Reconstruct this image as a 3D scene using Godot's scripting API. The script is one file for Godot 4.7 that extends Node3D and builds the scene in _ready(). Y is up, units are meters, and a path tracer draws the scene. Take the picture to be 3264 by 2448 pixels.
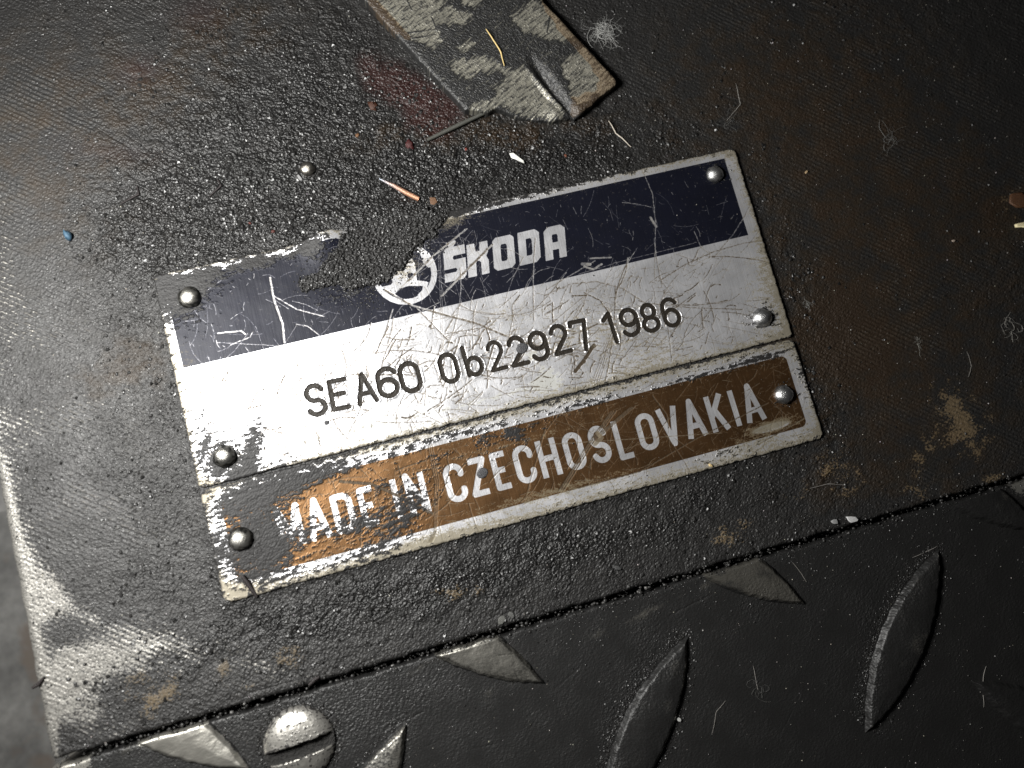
extends Node3D
# A close-up of two riveted maker's plates on the oily steel panel of a machine.
# All lengths below are millimetres in the plane of the panel (x along the plates, z across them, y up); MM turns them into metres.
const MM := 0.001

var panel_h := PackedFloat32Array()
var panel_w := 2048
var panel_hh := 1290
const PX0 := -80.0
const PZ0 := -82.0
const PSX := 200.0
const PSZ := 126.0
var tread_h := PackedFloat32Array()
var rng := RandomNumberGenerator.new()
var grain_tex: Texture2D
var panel_mat: StandardMaterial3D
var thick_map: Field
var cake_map: Field


class Builder:
	var v := PackedVector3Array()
	var n := PackedVector3Array()
	var c := PackedColorArray()
	var t := PackedInt32Array()

	func tube(pts: Array, radii: Array, sides: int, col: Color) -> void:
		var base := v.size()
		var count := pts.size()
		for i in count:
			var p: Vector3 = pts[i]
			var a: Vector3 = pts[maxi(i - 1, 0)]
			var b: Vector3 = pts[mini(i + 1, count - 1)]
			var d := (b - a).normalized()
			var side := d.cross(Vector3.UP)
			if side.length() < 0.01:
				side = Vector3.RIGHT
			side = side.normalized()
			var up := side.cross(d).normalized()
			for k in sides:
				var ang := TAU * k / sides
				var o := side * cos(ang) + up * sin(ang)
				var r: float = radii[mini(i, radii.size() - 1)]
				v.append((p + o * r) * 0.001)
				n.append(o)
				c.append(col)
		for i in count - 1:
			for k in sides:
				var k2 := (k + 1) % sides
				var q := base + i * sides
				t.append_array([q + k, q + k2, q + sides + k, q + k2, q + sides + k2, q + sides + k])
		for e in 2:
			var row := base + (count - 1) * sides * e
			for k in range(1, sides - 1):
				if e == 0:
					t.append_array([row, row + k + 1, row + k])
				else:
					t.append_array([row, row + k, row + k + 1])

	# a closed lump: a squashed ball with a bumpy outline
	func lump(at: Vector3, r: Vector3, turn: float, rough: float, seed_: int, col: Color, rings := 7, segs := 12) -> void:
		var base := v.size()
		var no := FastNoiseLite.new()
		no.seed = seed_
		no.frequency = 0.9
		for i in rings + 1:
			var th := PI * i / rings
			for k in segs:
				var ph := TAU * k / segs
				var o := Vector3(sin(th) * cos(ph), cos(th), sin(th) * sin(ph))
				var m := 1.0 + rough * no.get_noise_3d(o.x * 1.7 + seed_, o.y * 1.7, o.z * 1.7)
				var p := Vector3(o.x * r.x, o.y * r.y, o.z * r.z) * m
				p = p.rotated(Vector3.UP, turn)
				v.append((at + p) * 0.001)
				n.append(Vector3(o.x / r.x, o.y / r.y, o.z / r.z).normalized().rotated(Vector3.UP, turn))
				c.append(col)
		for i in rings:
			for k in segs:
				var k2 := (k + 1) % segs
				var q := base + i * segs
				t.append_array([q + k, q + segs + k, q + k2, q + k2, q + segs + k, q + segs + k2])

	# a flat chip: an outline with thickness, edges rounded a little and the top uneven
	func chip(outline: Array, y0: float, thick: float, col: Color, tilt := Vector2.ZERO) -> void:
		var base := v.size()
		var m := outline.size()
		var mid := Vector2.ZERO
		for p in outline:
			mid += p / m
		for lay in 3:
			for p: Vector2 in outline:
				var q: Vector2 = mid + (p - mid) * float([1.0, 1.0, 0.86][lay])
				var y: float = y0 + thick * [0.0, 0.75, 1.0][lay] + (q - mid).dot(tilt) * (0.3 if lay == 0 else 1.0)
				v.append(Vector3(q.x, y, q.y) * 0.001)
				n.append(Vector3(p.x - mid.x, 0, p.y - mid.y).normalized().lerp(Vector3.UP, [0.0, 0.4, 0.9][lay]).normalized())
				c.append(col)
		v.append(Vector3(mid.x, y0 + thick * 1.02, mid.y) * 0.001)
		n.append(Vector3.UP)
		c.append(col)
		for lay in 2:
			for k in m:
				var k2 := (k + 1) % m
				var q := base + lay * m
				t.append_array([q + k, q + k2, q + m + k, q + k2, q + m + k2, q + m + k])
		for k in m:
			t.append_array([base + 2 * m + k, base + 2 * m + (k + 1) % m, base + 3 * m])

	func mesh(origin := Vector3.ZERO) -> ArrayMesh:
		var a := []
		a.resize(Mesh.ARRAY_MAX)
		if origin != Vector3.ZERO:
			for i in v.size():
				v[i] -= origin
		a[Mesh.ARRAY_VERTEX] = v
		a[Mesh.ARRAY_NORMAL] = n
		a[Mesh.ARRAY_COLOR] = c
		a[Mesh.ARRAY_INDEX] = t
		var out := ArrayMesh.new()
		out.add_surface_from_arrays(Mesh.PRIMITIVE_TRIANGLES, a)
		return out


# ---------------------------------------------------------------- fields of numbers
class Field:
	var w: int
	var h: int
	var x0: float
	var z0: float
	var sx: float  # texels per mm
	var sz: float
	var d := PackedFloat32Array()

	func _init(w_: int, h_: int, x0_: float, z0_: float, wide: float, deep: float, fill := 0.0) -> void:
		w = w_
		h = h_
		x0 = x0_
		z0 = z0_
		sx = w / wide
		sz = h / deep
		d.resize(w * h)
		d.fill(fill)

	# adds a soft ellipse
	func blob(at: Vector2, rx: float, rz: float, deg: float, amount: float) -> void:
		var r := maxf(rx, rz) * 1.6
		var ca := cos(deg_to_rad(deg))
		var sa := sin(deg_to_rad(deg))
		for j in range(maxi(0, int((at.y - r - z0) * sz)), mini(h, int((at.y + r - z0) * sz) + 2)):
			for i in range(maxi(0, int((at.x - r - x0) * sx)), mini(w, int((at.x + r - x0) * sx) + 2)):
				var x := x0 + (i + 0.5) / sx - at.x
				var z := z0 + (j + 0.5) / sz - at.y
				var u := (x * ca + z * sa) / rx
				var q := (-x * sa + z * ca) / rz
				var m := u * u + q * q
				if m < 2.4:
					d[j * w + i] += amount * exp(-m * 1.6)

	# sets a filled outline
	func poly(pts: PackedVector2Array, val: float) -> void:
		var lo := pts[0]
		var hi := pts[0]
		for p in pts:
			lo = lo.min(p)
			hi = hi.max(p)
		for j in range(maxi(0, int((lo.y - z0) * sz)), mini(h, int((hi.y - z0) * sz) + 2)):
			for i in range(maxi(0, int((lo.x - x0) * sx)), mini(w, int((hi.x - x0) * sx) + 2)):
				if Geometry2D.is_point_in_polygon(Vector2(x0 + (i + 0.5) / sx, z0 + (j + 0.5) / sz), pts):
					d[j * w + i] = val

	# a pen line of one width, its edge one texel soft
	func pen(pts: PackedVector2Array, hw: float, val: float, ids: PackedByteArray, id := 0, square := false) -> PackedByteArray:
		for k in pts.size() - 1:
			var a := pts[k]
			var b := pts[k + 1]
			var ab := b - a
			var l2 := maxf(ab.length_squared(), 1e-9)
			var r := hw + 0.1
			for j in range(maxi(0, int((minf(a.y, b.y) - r - z0) * sz)), mini(h, int((maxf(a.y, b.y) + r - z0) * sz) + 2)):
				for i in range(maxi(0, int((minf(a.x, b.x) - r - x0) * sx)), mini(w, int((maxf(a.x, b.x) + r - x0) * sx) + 2)):
					var p := Vector2(x0 + (i + 0.5) / sx, z0 + (j + 0.5) / sz)
					var u := (p - a).dot(ab) / l2
					var dist := (p - a - ab * clampf(u, 0.0, 1.0)).length()
					if square and (k == 0 and u < 0.0 or k == pts.size() - 2 and u > 1.0):
						continue
					var cov := clampf((hw - dist) * sx + 0.5, 0.0, 1.0)
					if cov > 0.0:
						var q := j * w + i
						d[q] = maxf(d[q], cov * val)
						if id > 0 and cov > 0.4:
							ids[q] = id
		return ids

	# a fine line made of many dabs, its weight and width uneven
	func scratch(pts: Array, hw: float, val: float, no: FastNoiseLite, sgn := 1.0) -> void:
		var along := 0.0
		var rr := int(ceil(hw * sx)) + 1
		for k in pts.size() - 1:
			var a: Vector2 = pts[k]
			var b: Vector2 = pts[k + 1]
			var ln := a.distance_to(b)
			var steps := maxi(1, int(ln * sx / 0.8))
			for s in steps:
				var p := a.lerp(b, float(s) / steps)
				along += ln / steps
				p += Vector2(no.get_noise_2d(along * 9.0, val * 77.0), no.get_noise_2d(along * 9.0, 50.0 + val * 31.0)) * 0.06
				var wgt := clampf(0.75 + 0.9 * no.get_noise_2d(along * 14.0, hw * 900.0 + a.x), 0.0, 1.0) * val
				var fx := (p.x - x0) * sx
				var fz := (p.y - z0) * sz
				var r := hw * sx
				for j in range(maxi(0, int(fz) - rr), mini(h, int(fz) + rr + 1)):
					for i in range(maxi(0, int(fx) - rr), mini(w, int(fx) + rr + 1)):
						var dd := Vector2(i + 0.5 - fx, j + 0.5 - fz).length()
						var cov := clampf(r - dd + 0.5, 0.0, 1.0) * wgt
						if cov > d[j * w + i]:
							d[j * w + i] = cov

	func scaled(w2: int, h2: int) -> PackedFloat32Array:
		var im := Image.create_from_data(w, h, false, Image.FORMAT_RF, d.to_byte_array())
		im.resize(w2, h2, Image.INTERPOLATE_BILINEAR)
		return im.get_data().to_float32_array()

	func blur(by: int) -> void:
		var im := Image.create_from_data(w, h, false, Image.FORMAT_RF, d.to_byte_array())
		im.resize(maxi(2, w / by), maxi(2, h / by), Image.INTERPOLATE_BILINEAR)
		im.resize(w, h, Image.INTERPOLATE_CUBIC)
		d = im.get_data().to_float32_array()


func noise(w: int, h: int, cx: float, cz: float, octaves: int, seed_: int, kind := FastNoiseLite.TYPE_SIMPLEX_SMOOTH, ridged := false) -> PackedFloat32Array:
	var n := FastNoiseLite.new()
	n.seed = seed_
	n.noise_type = kind
	if kind == FastNoiseLite.TYPE_CELLULAR:
		n.cellular_return_type = FastNoiseLite.RETURN_DISTANCE
	var c := minf(cx, cz)
	n.frequency = 1.0 / c
	n.fractal_type = FastNoiseLite.FRACTAL_RIDGED if ridged else (FastNoiseLite.FRACTAL_FBM if octaves > 1 else FastNoiseLite.FRACTAL_NONE)
	n.fractal_octaves = octaves
	var im := n.get_image(maxi(4, int(w * c / cx)), maxi(4, int(h * c / cz)))
	im.convert(Image.FORMAT_RF)
	if im.get_width() != w or im.get_height() != h:
		im.resize(w, h, Image.INTERPOLATE_CUBIC)
	return im.get_data().to_float32_array()


func tex(bytes: PackedByteArray, w: int, h: int, fmt: Image.Format) -> ImageTexture:
	return ImageTexture.create_from_image(Image.create_from_data(w, h, false, fmt, bytes))


func surface_material(alb: Texture2D, orm: Texture2D, height: Texture2D, relief_mm: float, shine := 0.5) -> StandardMaterial3D:
	var m := StandardMaterial3D.new()
	m.albedo_texture = alb
	m.roughness = 1.0
	m.roughness_texture = orm
	m.roughness_texture_channel = BaseMaterial3D.TEXTURE_CHANNEL_GREEN
	m.metallic = 1.0
	m.metallic_texture = orm
	m.metallic_texture_channel = BaseMaterial3D.TEXTURE_CHANNEL_BLUE
	m.metallic_specular = shine
	m.heightmap_enabled = true
	m.heightmap_texture = height
	m.heightmap_scale = relief_mm * 0.1
	return m


func plain_material(rough: float, metal: float, relief_mm := 0.05, scale := 500.0) -> StandardMaterial3D:
	var m := StandardMaterial3D.new()
	m.vertex_color_use_as_albedo = true
	m.roughness = rough
	m.metallic = metal
	m.uv1_triplanar = true
	m.uv1_scale = Vector3.ONE * scale
	m.heightmap_enabled = true
	m.heightmap_texture = grain_tex
	m.heightmap_scale = relief_mm * 0.1
	return m


# ---------------------------------------------------------------- naming
func mark(o: Node3D, label: String, category: String, group := "", kind := "") -> Node3D:
	o.set_meta("label", label)
	o.set_meta("category", category)
	if group:
		o.set_meta("group", group)
	if kind:
		o.set_meta("kind", kind)
	return o


func root(called: String, at: Vector3) -> Node3D:
	var o := Node3D.new()
	o.name = called
	o.position = at * MM
	add_child(o, true)
	return o


func part(called: String, mesh: Mesh, mat: Material, parent: Node3D) -> MeshInstance3D:
	var o := MeshInstance3D.new()
	o.name = called
	o.mesh = mesh
	o.material_override = mat
	parent.add_child(o, true)
	return o


# a sheet over a grid of lines xs, zs with heights ys, as one mesh for each id that its cells carry
func sheet(xs: PackedFloat32Array, zs: PackedFloat32Array, pos: PackedVector3Array, u0: Vector2, us: Vector2, ids: PackedByteArray, origin: Vector3) -> Dictionary:
	var nx := xs.size()
	var nz := zs.size()
	var nor := PackedVector3Array()
	nor.resize(nx * nz)
	var uv := PackedVector2Array()
	uv.resize(nx * nz)
	for j in nz:
		var ja := maxi(j - 1, 0) * nx
		var jb := mini(j + 1, nz - 1) * nx
		for i in nx:
			var q := j * nx + i
			var dx := pos[j * nx + mini(i + 1, nx - 1)] - pos[j * nx + maxi(i - 1, 0)]
			var dz := pos[jb + i] - pos[ja + i]
			nor[q] = dz.cross(dx).normalized()
			uv[q] = Vector2((xs[i] - u0.x) / us.x, (zs[j] - u0.y) / us.y)
	var shift := origin * MM
	for q in pos.size():
		pos[q] = pos[q] * MM - shift
	var lists := {}
	var whole := ids.is_empty()
	if whole:
		var idx := PackedInt32Array()
		idx.resize((nx - 1) * (nz - 1) * 6)
		var k := 0
		for j in nz - 1:
			for i in nx - 1:
				var q := j * nx + i
				idx[k] = q
				idx[k + 1] = q + 1
				idx[k + 2] = q + nx
				idx[k + 3] = q + 1
				idx[k + 4] = q + nx + 1
				idx[k + 5] = q + nx
				k += 6
		lists[0] = idx
	else:
		for j in nz - 1:
			for i in nx - 1:
				var q := j * nx + i
				var id := ids[q]
				if not lists.has(id):
					lists[id] = PackedInt32Array()
				lists[id].append_array([q, q + 1, q + nx, q + 1, q + nx + 1, q + nx])
	var out := {}
	for id in lists:
		var src: PackedInt32Array = lists[id]
		var a := []
		a.resize(Mesh.ARRAY_MAX)
		if whole:
			a[Mesh.ARRAY_VERTEX] = pos
			a[Mesh.ARRAY_NORMAL] = nor
			a[Mesh.ARRAY_TEX_UV] = uv
			a[Mesh.ARRAY_INDEX] = src
		else:
			var to := PackedInt32Array()
			to.resize(nx * nz)
			to.fill(-1)
			var vv := PackedVector3Array()
			var nn := PackedVector3Array()
			var tt := PackedVector2Array()
			for k in src.size():
				var q := src[k]
				if to[q] < 0:
					to[q] = vv.size()
					vv.append(pos[q])
					nn.append(nor[q])
					tt.append(uv[q])
				src[k] = to[q]
			a[Mesh.ARRAY_VERTEX] = vv
			a[Mesh.ARRAY_NORMAL] = nn
			a[Mesh.ARRAY_TEX_UV] = tt
			a[Mesh.ARRAY_INDEX] = src
		var m := ArrayMesh.new()
		m.add_surface_from_arrays(Mesh.PRIMITIVE_TRIANGLES, a)
		out[id] = m
	return out


func sample(d: PackedFloat32Array, w: int, h: int, fx: float, fz: float) -> float:
	fx = clampf(fx - 0.5, 0.0, w - 1.001)
	fz = clampf(fz - 0.5, 0.0, h - 1.001)
	var i := int(fx)
	var j := int(fz)
	var q := j * w + i
	var a := fx - i
	var b := fz - j
	return (d[q] * (1.0 - a) + d[q + 1] * a) * (1.0 - b) + (d[q + w] * (1.0 - a) + d[q + w + 1] * a) * b


func lines(from: float, to: float, step: float, before: Array, after: Array) -> PackedFloat32Array:
	var out := PackedFloat32Array(before)
	var n := int(round((to - from) / step))
	for i in n + 1:
		out.append(lerpf(from, to, float(i) / n))
	for a in after:
		out.append(a)
	return out


func b8(x: float) -> int:
	return clampi(int(x * 255.0), 0, 255)


# the height of the panel's top under a point
func panel_y(x: float, z: float) -> float:
	# old grime heaps up against the plates, most of all over the dent
	var d := Vector2(maxf(absf(x) - 50.1, 0.0), maxf(absf(z) - 26.3, 0.0)).length()
	var heap := 0.42 * exp(-d / 0.9) * (0.4 + sample(panel_h, panel_w, panel_hh, (x - PX0 + 20.0) / PSX * panel_w, (z - PZ0 + 9.0) / PSZ * panel_hh)) + 0.62 * exp(-pow((x + 12.0) / 10.0, 2.0) - pow((z + 28.5) / 2.2, 2.0))
	return heap + 0.42 * (sample(panel_h, panel_w, panel_hh, (x - PX0) / PSX * panel_w, (z - PZ0) / PSZ * panel_hh) - 0.35)


# ---------------------------------------------------------------- the panel
func paint_panel() -> StandardMaterial3D:
	var w := panel_w
	var h := panel_hh
	var cw := 400
	var ch := 252
	# where the grime is thick, where metal is bare, where it is brown, red or tan: soft maps, made ragged by the noise below
	var thick := Field.new(cw, ch, PX0, PZ0, PSX, PSZ, 0.5)
	for b in [[Vector2(-16.89, -51.34), 34, 18, 10, 0.35], [Vector2(-35.97, -34.80), 24, 14, 0, 0.4], [Vector2(-5.31, -33.65), 30, 9, 0, 0.5], [Vector2(27.04, -31.61), 22, 7, 0, 0.25], [Vector2(-54.31, -35.01), 14, 14, 0, 0.25], [Vector2(54.95, -1.20), 6, 22, 0, 0.3],
			[Vector2(52.18, 23.13), 5, 14, 0, 0.25], [Vector2(-14.37, 32.47), 60, 5, 0, 0.4], [Vector2(-49.92, 29.68), 24, 6, 0, 0.1], [Vector2(-68.63, -30.57), 11, 30, 0, -0.5], [Vector2(-63.80, -57.14), 16, 24, 0, -0.4], [Vector2(-60.81, 5.12), 9, 24, 0, 0.12], [Vector2(-60.71, 25.20), 10, 8, 0, 0.1],
			[Vector2(69.02, 2.15), 20, 40, 0, -0.42], [Vector2(94.98, -18.58), 40, 25, 0, -0.3], [Vector2(73.29, 28.55), 20, 20, 0, -0.3], [Vector2(48.84, -46.53), 20, 14, 0, -0.2], [Vector2(-69.95, 9.88), 14, 10, 0, -0.2], [Vector2(-66.76, 28.36), 20, 9, 0, -0.15], [Vector2(18.62, -56.24), 8, 10, 0, 0.2]]:
		thick.blob(b[0], b[1], b[2], b[3], b[4])
	var bare := Field.new(cw, ch, PX0, PZ0, PSX, PSZ, 0.0)
	for b in [[Vector2(-75.21, 18.30), 4.0, 5.5, 20, 0.75], [Vector2(-70.83, 21.63), 6, 2.6, 30, 0.42], [Vector2(-61.45, 28.84), 9, 1.6, 33, 0.36], [Vector2(-72.33, 29.51), 7.5, 6, 10, 0.62], [Vector2(-65.75, 30.03), 6.5, 4.5, 20, 0.45], [Vector2(-76.18, 32.47), 4, 6, 0, 0.62], [Vector2(-71.74, 36.83), 5, 4, 0, 0.4], [Vector2(-76.69, 13.69), 2.5, 8, 0, 0.42],
			[Vector2(-77.64, 4.22), 3, 14, 0, 0.33], [Vector2(-75.81, -9.78), 4, 14, 0, 0.26], [Vector2(-72.62, -27.69), 4, 16, 0, 0.2], [Vector2(-47.28, 36.77), 6, 1.4, 33, 0.30], [Vector2(-41.41, 35.65), 5, 1.2, 30, 0.2], [Vector2(-59.22, -10.01), 6, 2, 5, 0.14], [Vector2(-55.71, 30.84), 6, 2, 33, 0.2], [Vector2(39.02, -1.63), 5, 8, 40, 0.02]]:
		bare.blob(b[0], b[1], b[2], b[3], b[4] * 1.18)
	for j in ch:
		for i in 4:
			var z := PZ0 + (j + 0.5) / ch * PSZ
			bare.d[j * cw + i + 3] += clampf((z + 12.0) / 30.0, 0.1, 0.75) * [1.0, 1.0, 0.8, 0.35][i]
	var tan_ := Field.new(cw, ch, PX0, PZ0, PSX, PSZ, 0.0)
	for b in [[Vector2(-62.02, 36.64), 2.8, 2.0, -30, 0.9], [Vector2(-52.25, 35.68), 1.5, 2.0, 10, 0.9], [Vector2(-43.11, 36.93), 2.2, 1.5, 0, 0.45], [Vector2(-15.95, 34.24), 4, 1.0, 10, 0.55], [Vector2(74.66, 27.24), 3.0, 4.2, 0, 1.0], [Vector2(76.19, 31.79), 3.4, 4, 40, 0.8], [Vector2(68.39, 32.23), 3, 2, 0, 0.6], [Vector2(65.45, 35.54), 1.5, 3, 0, 0.5],
			[Vector2(31.68, 36.82), 2.8, 1.6, -20, 0.6], [Vector2(26.05, 36.44), 1.2, 0.8, 0, 0.5], [Vector2(52.13, 33.63), 3, 2.6, 0, 0.42], [Vector2(42.77, 33.52), 2, 1.5, 0, 0.35], [Vector2(-49.17, 39.02), 1.2, 0.8, 0, 0.5], [Vector2(-65.89, 34.13), 2.6, 1.5, -20, 0.45], [Vector2(98.63, -5.06), 2, 2, 0, 0.5], [Vector2(28.20, 37.42), 2, 1.2, 20, 0.6], [Vector2(50.50, 30.79), 2.5, 2, 0, 0.45], [Vector2(63.34, 39.02), 2, 1.6, 0, 0.5], [Vector2(76.88, 41.01), 2.4, 1.0, -10, 0.55]]:
		tan_.blob(b[0], b[1], b[2], b[3], b[4])
	var brown := Field.new(cw, ch, PX0, PZ0, PSX, PSZ, 0.0)
	for b in [[Vector2(71.78, -5.88), 30, 50, 0, 0.55], [Vector2(58.09, 8.03), 9, 16, 0, 0.5], [Vector2(62.24, 14.09), 10, 9, 0, 0.5], [Vector2(58.84, -35.40), 22, 18, 0, 0.35], [Vector2(94.79, -5.03), 9, 8, 0, 0.5], [Vector2(8.02, -38.34), 26, 4, 10, 0.55], [Vector2(-42.27, -58.35), 9, 7, 0, 0.4], [Vector2(-61.75, -52.65), 18, 24, 0, 0.3], [Vector2(-57.32, -12.54), 8, 5, 0, 0.55], [Vector2(58.46, 32.88), 16, 8, 0, 0.4], [Vector2(51.99, 13.21), 4, 8, 0, 0.4], [Vector2(-29.25, -65.84), 14, 10, 0, 0.25]]:
		brown.blob(b[0], b[1], b[2], b[3], b[4])
	var red := Field.new(cw, ch, PX0, PZ0, PSX, PSZ, 0.0)
	red.poly(PackedVector2Array([Vector2(-9.09, -57.45), Vector2(-3.55, -53.71), Vector2(6.08, -43.48), Vector2(3.20, -40.24), Vector2(-1.27, -40.18), Vector2(-5.25, -44.19), Vector2(-9.14, -50.57)]), 0.75)
	red.blur(5)
	for b in [[Vector2(-45.38, -61.50), 4, 3, 0, 0.4], [Vector2(-33.91, -69.35), 5, 4, 0, 0.3], [Vector2(-51.75, -48.04), 9, 2, 20, 0.2], [Vector2(-1.41, -47.65), 4, 3, 40, 0.3]]:
		red.blob(b[0], b[1], b[2], b[3], b[4])
	thick_map = thick
	var th := thick.scaled(w, h)
	# lighter grey and more metallic towards the panel's left edge and below the plates
	var grey_lift := Field.new(cw, ch, PX0, PZ0, PSX, PSZ, 0.0)
	for b in [[Vector2(-68.00, -0.43), 14, 34, 0, 0.75], [Vector2(-66.12, 25.06), 22, 14, 0, 0.55], [Vector2(-67.28, -38.01), 12, 30, 0, 0.45], [Vector2(-44.06, 34.89), 26, 6, 0, 0.3], [Vector2(-47.97, -2.62), 8, 20, 0, 0.25]]:
		grey_lift.blob(b[0], b[1], b[2], b[3], b[4])
	var po := grey_lift.scaled(w, h)
	var ba := bare.scaled(w, h)
	var ta := tan_.scaled(w, h)
	var br := brown.scaled(w, h)
	var re := red.scaled(w, h)
	# fine surface: crumbs, pits, streaks
	var n1 := noise(w, h, 3.4, 2.8, 2, 11)
	var n2 := noise(w, h, 20.0, 14.0, 4, 12, FastNoiseLite.TYPE_SIMPLEX_SMOOTH, true)
	var n6 := noise(w, h, 6.4, 4.6, 3, 16)
	var n3 := noise(w, h, 90.0, 90.0, 4, 13)
	var n4 := noise(w, h, 2.6, 2.3, 1, 14)
	var n7 := noise(w, h, 3.0, 2.5, 2, 17)
	var n5 := noise(w, h, 40.0, 7.0, 3, 15)
	var n9 := noise(w, h, 190.0, 150.0, 3, 19)
	var n10 := noise(w, h, 34.0, 24.0, 4, 20)
	var n8 := noise(w, h, 11.0, 7.5, 3, 18, FastNoiseLite.TYPE_SIMPLEX_SMOOTH, true)
	var marks := Field.new(w, h, PX0, PZ0, PSX, PSZ, 0.0)
	var no := FastNoiseLite.new()
	no.frequency = 0.2
	for s in [[Vector2(-54.35, -53.49), Vector2(-40.93, -39.56), 0.09], [Vector2(-64.03, -67.84), Vector2(-46.11, -46.80), 0.07], [Vector2(-1.55, -39.06), Vector2(8.94, -41.84), 0.3], [Vector2(-12.24, -39.37), Vector2(-5.71, -32.07), 0.3], [Vector2(-6.32, -65.63), Vector2(5.91, -42.83), 0.12], [Vector2(-40.70, -51.37), Vector2(-36.34, -54.18), 0.22], [Vector2(9.11, 36.75), Vector2(10.13, 40.05), 0.1], [Vector2(85.16, -1.91), Vector2(88.87, 3.36), 0.07], [Vector2(-7.35, -38.30), Vector2(-5.24, -40.37), 0.2], [Vector2(-39.91, -37.31), Vector2(-41.98, -34.56), 0.16], [Vector2(-41.02, -30.35), Vector2(-42.65, -24.39), 0.09], [Vector2(-50.11, 40.13), Vector2(-42.46, 40.28), 0.1]]:
		marks.scratch([s[0], s[1]], s[2], 0.9, no)
	for k in 260:
		var p := Vector2(rng.randf_range(-78, 115), rng.randf_range(-80, 41))
		var a := deg_to_rad(rng.randfn(38, 14))
		var l := rng.randf_range(1.0, 9.0)
		var q := p + Vector2(cos(a), sin(a)) * l
		marks.scratch([p, p.lerp(q, 0.5) + Vector2(rng.randf_range(-0.2, 0.2), 0.0), q], rng.randf_range(0.04, 0.09), rng.randf_range(0.25, 0.7), no)
	var mk := marks.d
	var alb := PackedByteArray()
	alb.resize(w * h * 3)
	var orm := PackedByteArray()
	orm.resize(w * h * 3)
	var hb := PackedByteArray()
	hb.resize(w * h)
	panel_h.resize(w * h)
	var nx := -sin(deg_to_rad(39.0)) / 0.72
	var nz := cos(deg_to_rad(39.0)) / 0.72
	for j in h:
		var z := PZ0 + (j + 0.5) / h * PSZ
		for i in w:
			var q := j * w + i
			var x := PX0 + (i + 0.5) / w * PSX
			var g := n1[q]
			var c := n2[q]
			var big := n3[q]
			var t := clampf(th[q] + (big - 0.5) * 0.5, 0.05, 1.0)
			var line := 0.5 + 0.5 * sin(TAU * (x * nx + z * nz + big * 0.5))
			var dash := 0.5 + 0.5 * sin(TAU * ((x * nz - z * nx) * 0.42 + 3.0 * n5[q] + 2.0 * c))
			line *= clampf(0.25 + 2.2 * (n9[q] - 0.35), 0.32, 1.1)
			line = line * clampf(0.35 + 1.3 * (n5[q] - 0.2), 0.0, 1.3)
			# thickness of what lies on the metal: crumbs where it is thick, ploughed lines where it is thin
			var pit := clampf((0.34 - n6[q]) * 7.0, 0.0, 1.0)
			var wet := clampf((t - 0.55) * 3.0, 0.0, 1.0)
			var gran := clampf((n7[q] - 0.50) * 6.0, 0.0, 1.0)
			gran = gran * (0.5 + 0.5 * n4[q])
			var y := t * (0.14 * g + 0.12 * c + 0.16 * n6[q] + 0.06 * n4[q] + 0.26 * gran) + (1.0 - t) * (0.16 * line + 0.08 * g + 0.07 * n4[q] + 0.06 * n6[q] + 0.09 * gran + 0.06) + 0.16 * t - 0.15 * pit * (0.3 + 0.7 * t) + wet * (0.30 * n8[q] + 0.16 * n6[q] - 0.15) + clampf(t * 1.2 - 0.15, 0.0, 1.0) * 0.55 * (n10[q] - 0.5)
			var b := clampf((ba[q] * 1.25 + (line * (0.3 + 0.7 * dash) - 0.35) * 0.95 + (g - 0.5) * 0.7 + (n6[q] - 0.5) * 0.5 + (big - 0.5) * 0.3 - 0.40) * 5.5, 0.0, 1.0) * (1.0 - 0.8 * pit) * (0.55 + 0.45 * clampf(gran * 2.0, 0.0, 1.0)) if ba[q] > 0.02 else 0.0
			var tn := clampf((ta[q] + (g - 0.5) * 0.7 + (n6[q] - 0.5) * 1.5 + (n10[q] - 0.5) * 1.3 + (big - 0.5) * 0.8 - 0.47) * 6.0, 0.0, 1.0) if ta[q] > 0.03 else 0.0
			var rd := clampf(re[q] * (0.6 + g * 0.8), 0.0, 1.0)
			var bn := clampf((br[q] * 1.2 + (big - 0.5) * 1.2 + (n10[q] - 0.5) * 0.8) * clampf(br[q] * 5.0, 0.0, 1.0), 0.0, 1.0)
			var m := mk[q]
			y -= m * 0.16
			y += ((0.24 + 0.10 * line * dash + 0.07 * g) - y) * b * 0.85
			var shade := 1.06 + 0.22 * (g - 0.5) + 0.3 * (gran - 0.4) - 0.35 * pit - 0.32 * wet
			var r := 0.126 * shade
			var gg := 0.123 * shade
			var bb := 0.121 * shade
			r += (0.158 - r) * bn
			gg += (0.120 - gg) * bn
			bb += (0.080 - bb) * bn
			rd *= 0.75
			r += (0.19 - r) * rd
			gg += (0.085 - gg) * rd
			bb += (0.072 - bb) * rd
			r += (0.40 - r) * tn * 0.8
			gg += (0.34 - gg) * tn * 0.8
			bb += (0.25 - bb) * tn * 0.8
			var pk := clampf(po[q] * (0.55 + 0.5 * (n6[q] - 0.5) + 0.9 * (n9[q] - 0.5)), 0.0, 1.0) * (1.0 - 0.75 * pit)
			r += (0.30 - r) * pk
			gg += (0.30 - gg) * pk
			bb += (0.30 - bb) * pk
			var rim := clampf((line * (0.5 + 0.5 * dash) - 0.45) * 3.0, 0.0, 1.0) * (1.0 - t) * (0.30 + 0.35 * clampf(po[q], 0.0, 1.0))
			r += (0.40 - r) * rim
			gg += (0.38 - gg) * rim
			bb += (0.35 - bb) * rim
			r += (0.64 - r) * b
			gg += (0.63 - gg) * b
			bb += (0.605 - bb) * b
			var rough := 0.60 + 0.16 * (n4[q] - 0.5) + 0.12 * (big - 0.5) - 0.34 * clampf((n7[q] - 0.64) * 6.0, 0.0, 1.0)
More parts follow.
